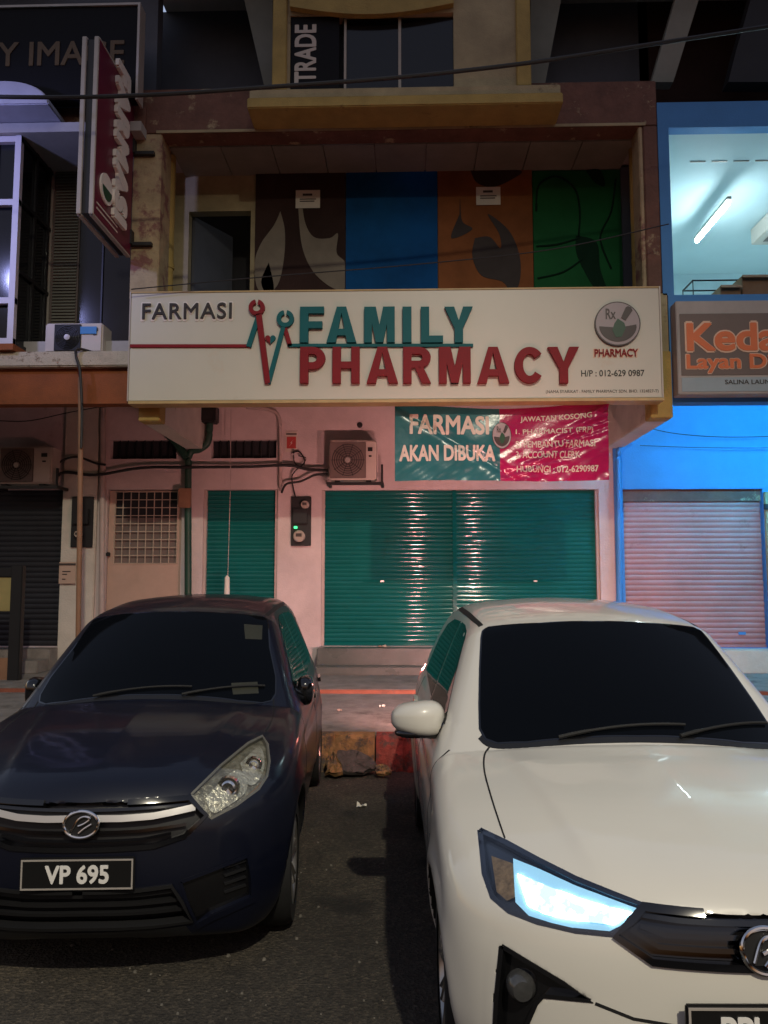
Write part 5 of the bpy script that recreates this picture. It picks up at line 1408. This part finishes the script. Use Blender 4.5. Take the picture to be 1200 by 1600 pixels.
def glass_and_seams(c, root, body, hatch):
    # windscreen, side windows, rear window: panes of tinted glass
    hw = [(0, 1.0), (.22, 1.008), (.42, 1.032), (.53, 1.065), (.57, 1.10), (.585, 1.15), (.575, 1.25), (.55, 1.43), (.522, 1.60), (.512, 1.635), (.485, 1.655), (.40, 1.638), (.25, 1.607), (0, 1.594)]
    if hatch: hw = [(a * (1.075 if b < 1.3 else 1.02), b) for a, b in hw]
    ws = [(-a, b) for a, b in hw[::-1]] + hw[1:-1]
    g_ = c.patch('windscreen', ws, 'top', M['car_glass'], body, off=.0035, thick=.006, n=34)
    s_ = c.strip('windscreen_seal', ws + [ws[0]], .016, 'top', M['gloss_black'], body, off=.0022, thick=.004, n=90)
    if hatch:
        fw = [(1.30, 1.005), (1.72, 1.335), (1.80, 1.365), (1.95, 1.385), (2.10, 1.39), (2.10, .985)]
        rw = [(2.18, .985), (2.18, 1.39), (2.55, 1.385), (2.78, 1.35), (2.86, 1.20), (2.86, 1.01)]
        qw = [(2.93, 1.03), (2.93, 1.33), (3.05, 1.29), (3.22, 1.07)]
    else:
        fw = [(1.30, 1.005), (1.72, 1.335), (1.80, 1.365), (1.95, 1.385), (2.12, 1.39), (2.12, .99)]
        rw = [(2.20, .99), (2.20, 1.39), (2.55, 1.385), (2.82, 1.34), (3.00, 1.24), (3.08, 1.03)]
        qw = None
    for nm, q in (('front_side_window', fw), ('rear_side_window', rw)) + ((('quarter_window', qw),) if qw else ()):
        c.patch(nm, q, 'side', M['car_glass'], body, off=.002, thick=.005, mirror=True)
    c.strip('pillar_trim', [(2.115 + .03, .98), (2.115 + .03, 1.385)], .075, 'side', M['gloss_black'], body, off=.0015, thick=.004, mirror=True)
    if hatch: c.patch('rear_window', [(-.5, 1.08), (.5, 1.08), (.42, 1.36), (-.42, 1.36)], 'rear', M['car_glass'], body, off=.003)
    else: c.patch('rear_window', [(-.52, 3.52), (.52, 3.52), (.42, 3.18), (-.42, 3.18)], 'top', M['car_glass'], body, off=.003)
    # doors, bonnet and roof joints
    for q in ([(1.13, .28), (1.13, .935)], [(2.145, .27), (2.15, .98)], [(1.13, .28), (2.145, .262), (2.85, .28)], [(2.95, .62), (3.0, 1.0)]):
        c.strip('door_gap', q, .007, 'side', M['seam'], body, off=.001, thick=.004, mirror=True)
    for y in (1.98, 2.80):
        c.strip('door_handle', [(y, .86), (y + .17, .865)], .028, 'side', M['gloss_black'] if hatch else M['white_paint'], body, off=.022, thick=.026, mirror=True, n=10)
    c.strip('sill', [(1.05, .235), (2.75, .235)], .06, 'side', M['black'], body, off=.002, mirror=True)
    c.strip('roof_channel', [(.515, 1.70), (.528, 1.9), (.53, 2.3), (.52, 2.7), (.49, 3.05)], .022, 'top', M['seam'], body, off=.0016, thick=.004, mirror=True, rnd=4)
    if hatch: c.strip('bonnet_gap', [(.625, 1.12), (.645, .95), (.645, .80), (.635, .70)], .007, 'top', M['seam'], body, off=.0012, thick=.004, mirror=True, rnd=5, n=60)
    else: c.strip('bonnet_gap', [(766, 1166), (757, 1180), (757, 1205), (766, 1240), (778, 1278), (789, 1310)], 2.6, 'pix', M['seam'], body, off=.0012, thick=.004, mirror=True, rnd=5, n=60)
    c.strip('cowl', [(-.585, 1.120), (-.545, 1.065), (-.43, 1.022), (-.22, .995), (0, .986), (.22, .995), (.43, 1.022), (.545, 1.065), (.585, 1.120)], .036, 'top', M['black'], body, off=.0018, thick=.005, rnd=4, n=70)
    for a, b in (((-.30, 1.01), (.20, 1.05)), ((.16, .995), (.57, 1.16))):
        p, n_ = c.on([(a[0] + (b[0] - a[0]) * t, a[1] + (b[1] - a[1]) * t) for t in np.linspace(0, 1, 12)], 'top', .014)
        MB().tube(p.tolist(), [.008] * 3 + [.006] * 9, 6).build('wiper', M['rubber'], body, local=True)
    for wy in c.wheels:
        for sx in (-1, 1): c.wheel(root, sx * .690, wy, c.wr)
    # dark underside inside the arches
    mb = MB()
    mb.box(-.49, .49, .25, c.L - .3, .20, .75)
    mb.build('underbody', M['black'], body, local=True)

# ------------------------------------------------------------------ dark car on the left
p = gnd(122, 1287, .675)
RZ1 = R(3.5)
car = Car(HATCH, 3.64, SEC, (p.x, p.y + .02, 0), RZ1, side=1)
dark = thing('parked_car', 'dark navy hatchback with plate VP 695 parked at the left', 'car', car.loc, 'cars parked facing the street', rz=RZ1)
hl = [(299, 1241), (345, 1196), (388, 1161), (410, 1150), (418, 1163), (421, 1190), (417, 1213), (404, 1233), (370, 1258), (330, 1279), (318, 1268)]
gr = [(90, 1256), (200, 1254), (296, 1247), (322, 1274), (288, 1306), (240, 1322), (90, 1328)]
lg = [(90, 1394), (205, 1392), (268, 1384), (284, 1408), (300, 1438), (240, 1446), (90, 1450)]
fg = [(282, 1378), (330, 1360), (386, 1338), (394, 1370), (394, 1402), (330, 1430), (308, 1446), (292, 1410)]
car.carve(hl, .042); car.carve(gr, .055); car.carve(lg, .06); car.carve(fg, .03)
body = car.body(M['navy'], dark)
glass_and_seams(car, dark, body, True)
a, b = car.patch('headlight', hl, 'pix', M['lamp_floor'], body, off=-.017, thick=.003, mirror=True)
for k, h_ in enumerate((a, b)):
    sg = 1 if k == 0 else -1
    for q, m_ in (([(322, 1246), (350, 1215), (372, 1200), (386, 1214), (384, 1238), (352, 1262), (332, 1270)], 'reflector'), ([(376, 1190), (402, 1166), (412, 1172), (414, 1196), (405, 1218), (390, 1224)], 'reflector')):
        o = car.patch('reflector', q, 'pix', M[m_], h_, off=-.008, thick=.006, rnd=4)
        if sg < 0:
            me = o.data
            for v in me.vertices: v.co.x = -v.co.x
            me.flip_normals()
    for cx_, cy_, rr in ((356, 1232, .045), (396, 1196, .034)):
        P, N = car.on([(cx_, cy_)], 'pix', .0); P = P[0]; P[0] *= sg
        MB().lathe([(0, -.004), (rr * .55, -.012), (rr * .8, -.004), (rr, .006), (rr * 1.05, -.012), (rr * 1.12, .01)], (P[0], P[1] + .004, P[2]), n=24).build('bulb_bowl', M['chrome'], h_, local=True, smooth=True)
    o = car.strip('indicator', [(385, 1248), (418, 1215)], 5, 'pix', M['amber'], h_, off=-.004, thick=.004)
    o2 = car.strip('lamp_trim', hl + [hl[0]], 3.5, 'pix', M['trim_dim'], h_, off=.0015, thick=.018, n=70)
    o3 = car.patch('lens', hl, 'pix', M['lens'], h_, off=.003, thick=.002)
    if sg < 0:
        for q in (o, o2, o3):
            for v in q.data.vertices: v.co.x = -v.co.x
            q.data.flip_normals()
def front_sym(px_pts):
    """half outline in the picture -> mirrored closed outline in (x, z) of the car"""
    P, N = car.on(px_pts, 'pix'); h = [(max(q[0], 0), q[2]) for q in P]
    return h
def mirrored_patch(name, px_pts, m, par, off, thick, n=30):
    P, _n = car.on(px_pts, 'pix'); h = [(q[0], q[2]) for q in P]
    top = [q for q in h if q[0] > 0.012]
    out = top + [(-a, b) for a, b in top[::-1]]
    return car.patch(name, out, 'front', m, par, off=off, thick=thick, n=n)
gp = mirrored_patch('grille', [(130, 1256), (200, 1254), (294, 1248), (320, 1274), (286, 1305), (240, 1321), (130, 1327)], M['black'], body, -.038, .006)
for q in (fg,):
    car.strip('bezel', q + [q[0]], 5, 'pix', M['navy'], body, off=.004, thick=.022, mirror=True, n=60)
def hbezel(name, pts, wd, m, off=.009, thick=.035):
    P, _n = car.on(pts, 'pix'); h = [(q[0], q[2]) for q in P if q[0] * car.side > .01]
    car.strip(name, h + [(-a, b) for a, b in h[::-1]], wd, 'front', m, body, off=off, thick=thick, n=90)
hbezel('grille_surround', [(130, 1256), (200, 1254), (296, 1247), (322, 1274), (288, 1306), (240, 1322), (130, 1328)], .018, M['gloss_black'])
hbezel('intake_surround', [(130, 1394), (205, 1392), (268, 1384), (284, 1408), (300, 1438), (240, 1446), (130, 1450)], .013, M['black'])
P, N = car.on([(122, 1287)], 'pix'); ec = P[0]
def hline(name, pts, wd, m, par, off, thick):
    P, _n = car.on(pts, 'pix'); h = [(q[0], q[2]) for q in P]
    path = [(-a, b) for a, b in h[::-1] if a > .01] + [(a, b) for a, b in h if a > .01]
    return car.strip(name, path, wd, 'front', m, par, off=off, thick=thick, n=60)
hline('grille_slat', [(135, 1264), (220, 1262), (300, 1254)], .012, M['gloss_black'], gp, -.016, .02)
hline('grille_slat', [(135, 1302), (220, 1299), (292, 1288)], .012, M['gloss_black'], gp, -.016, .02)
hline('grille_slat', [(135, 1316), (220, 1312), (268, 1303)], .010, M['gloss_black'], gp, -.016, .02)
for px in (180, 215, 250, 280):
    for q in ((1262, 1248), (1290, 1312)):
        pass
hline('chrome_bar', [(140, 1279), (190, 1279), (240, 1275), (305, 1261)], .024, M['satin'], gp, .004, .03)
oval_badge(body, (ec[0] * 0 , ec[1] - .012, ec[2]), .067, .048)
lp = mirrored_patch('lower_grille', [(130, 1395), (205, 1393), (266, 1386), (282, 1409), (297, 1437), (240, 1445), (130, 1449)], M['black'], body, -.042, .006)
for yy in (1402, 1416, 1431): hline('grille_slat', [(135, yy + 2), (210, yy), (270 + (yy - 1400) * .6, yy - 8)], .014, M['black'], lp, -.012, .02)
mirrored_patch('lower_lip', [(130, 1455), (220, 1452), (290, 1446), (300, 1458), (240, 1472), (130, 1477)], M['black'], body, .003, .006)
fa, fb = car.patch('fog_recess', fg, 'pix', M['gloss_black'], body, off=-.017, thick=.004, mirror=True)
for yy in (1345, 1358, 1371, 1384):
    car.strip('vent_slot', [(352, yy + 12), (386, yy)], 3.5, 'pix', M['black'], body, off=-.008, thick=.008, mirror=True, n=8)
car.strip('bumper_edge', [(306, 1447), (330, 1434), (396, 1405)], 9, 'pix', M['navy'], body, off=.006, thick=.012, mirror=True)
P, N = car.on([(24, 1364), (112, 1364), (202, 1364)], 'pix')
plate_text(car, body, 0.0, P[1][2], min(P[:, 1]) - .016, .44, .125, 'p', 'VP 695', -.122, .122, .070)
# stickers on the glass
car.patch('road_tax_sticker', [(381, 976), (410, 978), (409, 1000), (383, 999)], 'pix', M['sticker'], body, off=.0042, thick=.001, n=4)
car.patch('toll_card', [(361, 1068), (402, 1066), (404, 1084), (364, 1086)], 'pix', M['sticker'], body, off=.0042, thick=.001, n=4)
# mirrors, tail lamps
def wing_mirror(c, par, paint, folded=False):
    for sg in (-1, 1):
        if folded:
            C = (sg * .775, 1.47, .975); rad = (.052, .115, .080)
            fn = lambda p: Vector((p.x, p.y, p.z * (1 - .15 * p.y / .11)))
        else:
            C = (sg * .832, 1.38, 1.008); rad = (.118, .085, .080)
            fn = lambda p: Vector((p.x, p.y + abs(p.x) * .35 * (1 if p.x * sg > 0 else .2), (p.z if p.z > 0 else p.z * .8) * (1 - .20 * (p.x * sg / .118))))
        o = blob(C, rad, .72, .75, fn=fn)
        mm = o.build('wing_mirror', M[paint], par, local=True, smooth=True, sharp=180)
        if folded:
            MB().tube([(sg * .70, 1.36, .975), (sg * .75, 1.38, .945), (sg * .77, 1.40, .945)], [.045, .035, .03], 10).build('mirror_stalk', M['gloss_black'], mm, local=True, smooth=True)
            MB().box(sg * .735 - .006, sg * .735 + .006, 1.39, 1.55, .94, 1.03).build('mirror_glass', M['chrome'], mm, local=True, bevel=.004)
        else:
            MB().tube([(sg * .70, 1.36, .985), (sg * .78, 1.37, .965), (sg * .84, 1.38, .975)], [.045, .035, .03], 10).build('mirror_stalk', M['gloss_black'], mm, local=True, smooth=True)
            blob((C[0], C[1] + .01, C[2] - .052), (.104, .074, .022), .8, .8, nv=8).build('mirror_base', M['gloss_black'], mm, local=True, smooth=True, sharp=180)
            MB().box(C[0] - .09, C[0] + .09, C[1] + .082, C[1] + .09, C[2] - .05, C[2] + .05).build('mirror_glass', M['chrome'], mm, local=True, bevel=.004)
wing_mirror(car, body, 'gloss_black', True)
car.patch('tail_lamp', [(3.36, .80), (3.40, 1.05), (3.50, 1.02), (3.57, .82)], 'side', mat('unlit_tail_lamp', (.12, .005, .005), .15, var=0), body, mirror=True)

# ------------------------------------------------------------------ white car on the right
p = gnd(1206, 1482, .70)
RZ2 = R(1.2)
car = Car(SEDAN, 4.15, SEC, (p.x, p.y + .02, 0), RZ2, side=-1, wf=(.72, 3.175))
wc = thing('parked_car', 'white sedan with its headlight and tail lamps lit parked at the right', 'car', car.loc, 'cars parked facing the street', rz=RZ2)
hl = [(750, 1297), (792, 1317), (840, 1343), (900, 1373), (960, 1397), (1003, 1413), (985, 1438), (958, 1461), (900, 1455), (840, 1441), (796, 1424), (770, 1402), (757, 1365)]
gr = [(1006, 1418), (1100, 1428), (1215, 1431), (1215, 1514), (1100, 1510), (1020, 1503), (962, 1463), (985, 1440)]
fg = [(784, 1478), (830, 1506), (880, 1536), (926, 1564), (850, 1556), (838, 1568), (822, 1605), (800, 1640), (772, 1640), (776, 1560)]
car.carve(hl, .040); car.carve(gr, .05); car.carve(fg, .04)
body = car.body(M['white_paint'], wc)
glass_and_seams(car, wc, body, False)
h1, h2_ = car.patch('headlight', hl, 'pix', M['lamp_house'], body, off=-.018, thick=.003, mirror=True)
core = [(800, 1337), (840, 1353), (900, 1381), (960, 1404), (995, 1417), (980, 1440), (952, 1455), (880, 1448), (824, 1430), (803, 1408)]
ind = [(766, 1334), (800, 1346), (802, 1400), (790, 1406), (774, 1392)]
for sg, h_ in ((1, h1), (-1, h2_)):
    made = [car.patch('lit_rim', core, 'pix', M['drl_glow'], h_, off=-.010, thick=.005, n=26),
            car.patch('lit_element', [(807, 1363), (860, 1385), (920, 1407), (988, 1425), (958, 1445), (900, 1438), (850, 1428), (823, 1414)], 'pix', M['drl'], h_, off=-.005, thick=.004, n=26),
            car.patch('indicator', ind, 'pix', M['amber'], h_, off=-.008, thick=.006),
            car.strip('lamp_trim', hl + [hl[0]], 8, 'pix', M['lamp_house'], h_, off=.0015, thick=.018, n=70),
            car.patch('lens', hl, 'pix', M['lens'], h_, off=.003, thick=.002)]
    if sg < 0:
        for q in made:
            for v in q.data.vertices: v.co.x = -v.co.x
            q.data.flip_normals()
def mirrored_patch2(name, px_pts, m, par, off, thick, n=30):
    P, _n = car.on(px_pts, 'pix'); h = [(q[0], q[2]) for q in P if q[0] < -.012]
    return car.patch(name, h + [(-a, b) for a, b in h[::-1]], 'front', m, par, off=off, thick=thick, n=n)
def hline2(name, pts, wd, m, par, off, thick):
    P, _n = car.on(pts, 'pix'); h = [(q[0], q[2]) for q in P if q[0] < -.01]
    return car.strip(name, h + [(-a, b) for a, b in h[::-1]], wd, 'front', m, par, off=off, thick=thick, n=60)
gp = mirrored_patch2('grille', [(1196, 1431), (1100, 1428), (1008, 1419), (986, 1440), (964, 1463), (1022, 1502), (1100, 1509), (1196, 1513)], M['gloss_black'], body, -.032, .006)
hline2('grille_slat', [(1000, 1428), (1060, 1438), (1120, 1442), (1160, 1443)], .012, M['gloss_black'], gp, -.004, .03)
hline2('grille_slat', [(985, 1452), (1030, 1480), (1100, 1486), (1160, 1488)], .012, M['gloss_black'], gp, -.010, .02)
hline2('grille_slat', [(1000, 1446), (1040, 1462), (1100, 1465), (1160, 1466)], .012, M['gloss_black'], gp, -.010, .02)
car.strip('bezel', fg + [fg[0]], 7, 'pix', M['gloss_black'], body, off=.003, thick=.03, mirror=True, n=60)
hbezel('grille_surround', [(1196, 1431), (1100, 1428), (1006, 1418), (985, 1440), (962, 1463), (1020, 1503), (1100, 1510), (1196, 1514)], .017, M['gloss_black'])
P, N = car.on([(1206, 1482)], 'pix'); ec = P[0]
oval_badge(body, (0, ec[1] - .014, ec[2]), .060, .052, .2)
fr, fl_ = car.patch('fog_recess', fg, 'pix', M['gloss_black'], body, off=-.024, thick=.004, mirror=True)
for sg in (1, -1):
    P, N = car.on([(816, 1546)], 'pix', .0); q = P[0]; q[0] *= sg
    MB().lathe([(0, -.030), (.026, -.027), (.036, -.016), (.040, 0), (.040, .02)], (q[0], q[1] + .014, q[2]), n=24).build('fog_lamp', M['fog'], fr if sg > 0 else fl_, local=True, smooth=True)
car.strip('bumper_crease', [(930, 1568), (990, 1592), (1060, 1604)], 5, 'pix', M['seam'], body, off=.001, thick=.003, mirror=True)
mirrored_patch2('lower_grille', [(1196, 1650), (1080, 1648), (1000, 1640), (960, 1690), (1040, 1740), (1196, 1750)], M['black'], body, .002, .006)
P, N = car.on([(1072, 1605), (1206, 1605)], 'pix')
zp = at(1072, 1568, 0).z if False else car.on([(1206, 1605)], 'pix')[0][0][2]
plate_text(car, body, 0.0, zp, min(P[:, 1]) - .02, .44, .125, 'p', 'PPU', -.135, .0, .070)
wing_mirror(car, body, 'white_paint')
ta, tb2 = car.patch('tail_lamp', [(-.72, .82), (-.70, 1.02), (-.50, 1.00), (-.47, .84)], 'rear', M['tail'], body, off=.006, mirror=True)
car.patch('tail_lamp_side', [(3.78, .84), (3.84, 1.01), (4.0, 1.0), (4.04, .84)], 'side', mat('tail_lamp_red', (.3, .01, .01), .15, var=0), ta, mirror=tb2)
car.patch('rear_plate', [(-.24, .80), (.24, .80), (.24, .92), (-.24, .92)], 'rear', M['plate'], body, off=.006)

for sx in (-.6, .6):  # unseen spots added at the tail lamps, assumed lit, to carry their light
    a = car.mw @ Vector((sx, 4.20, .93)); b = car.mw @ Vector((sx, 9.2, 1.15))
    lamp('tail_lamp_beam', 'SPOT', a, 370, (1.0, 0.48, 0.43), aim=b, spot_size=R(114), spot_blend=1.0, shadow_soft_size=.05)
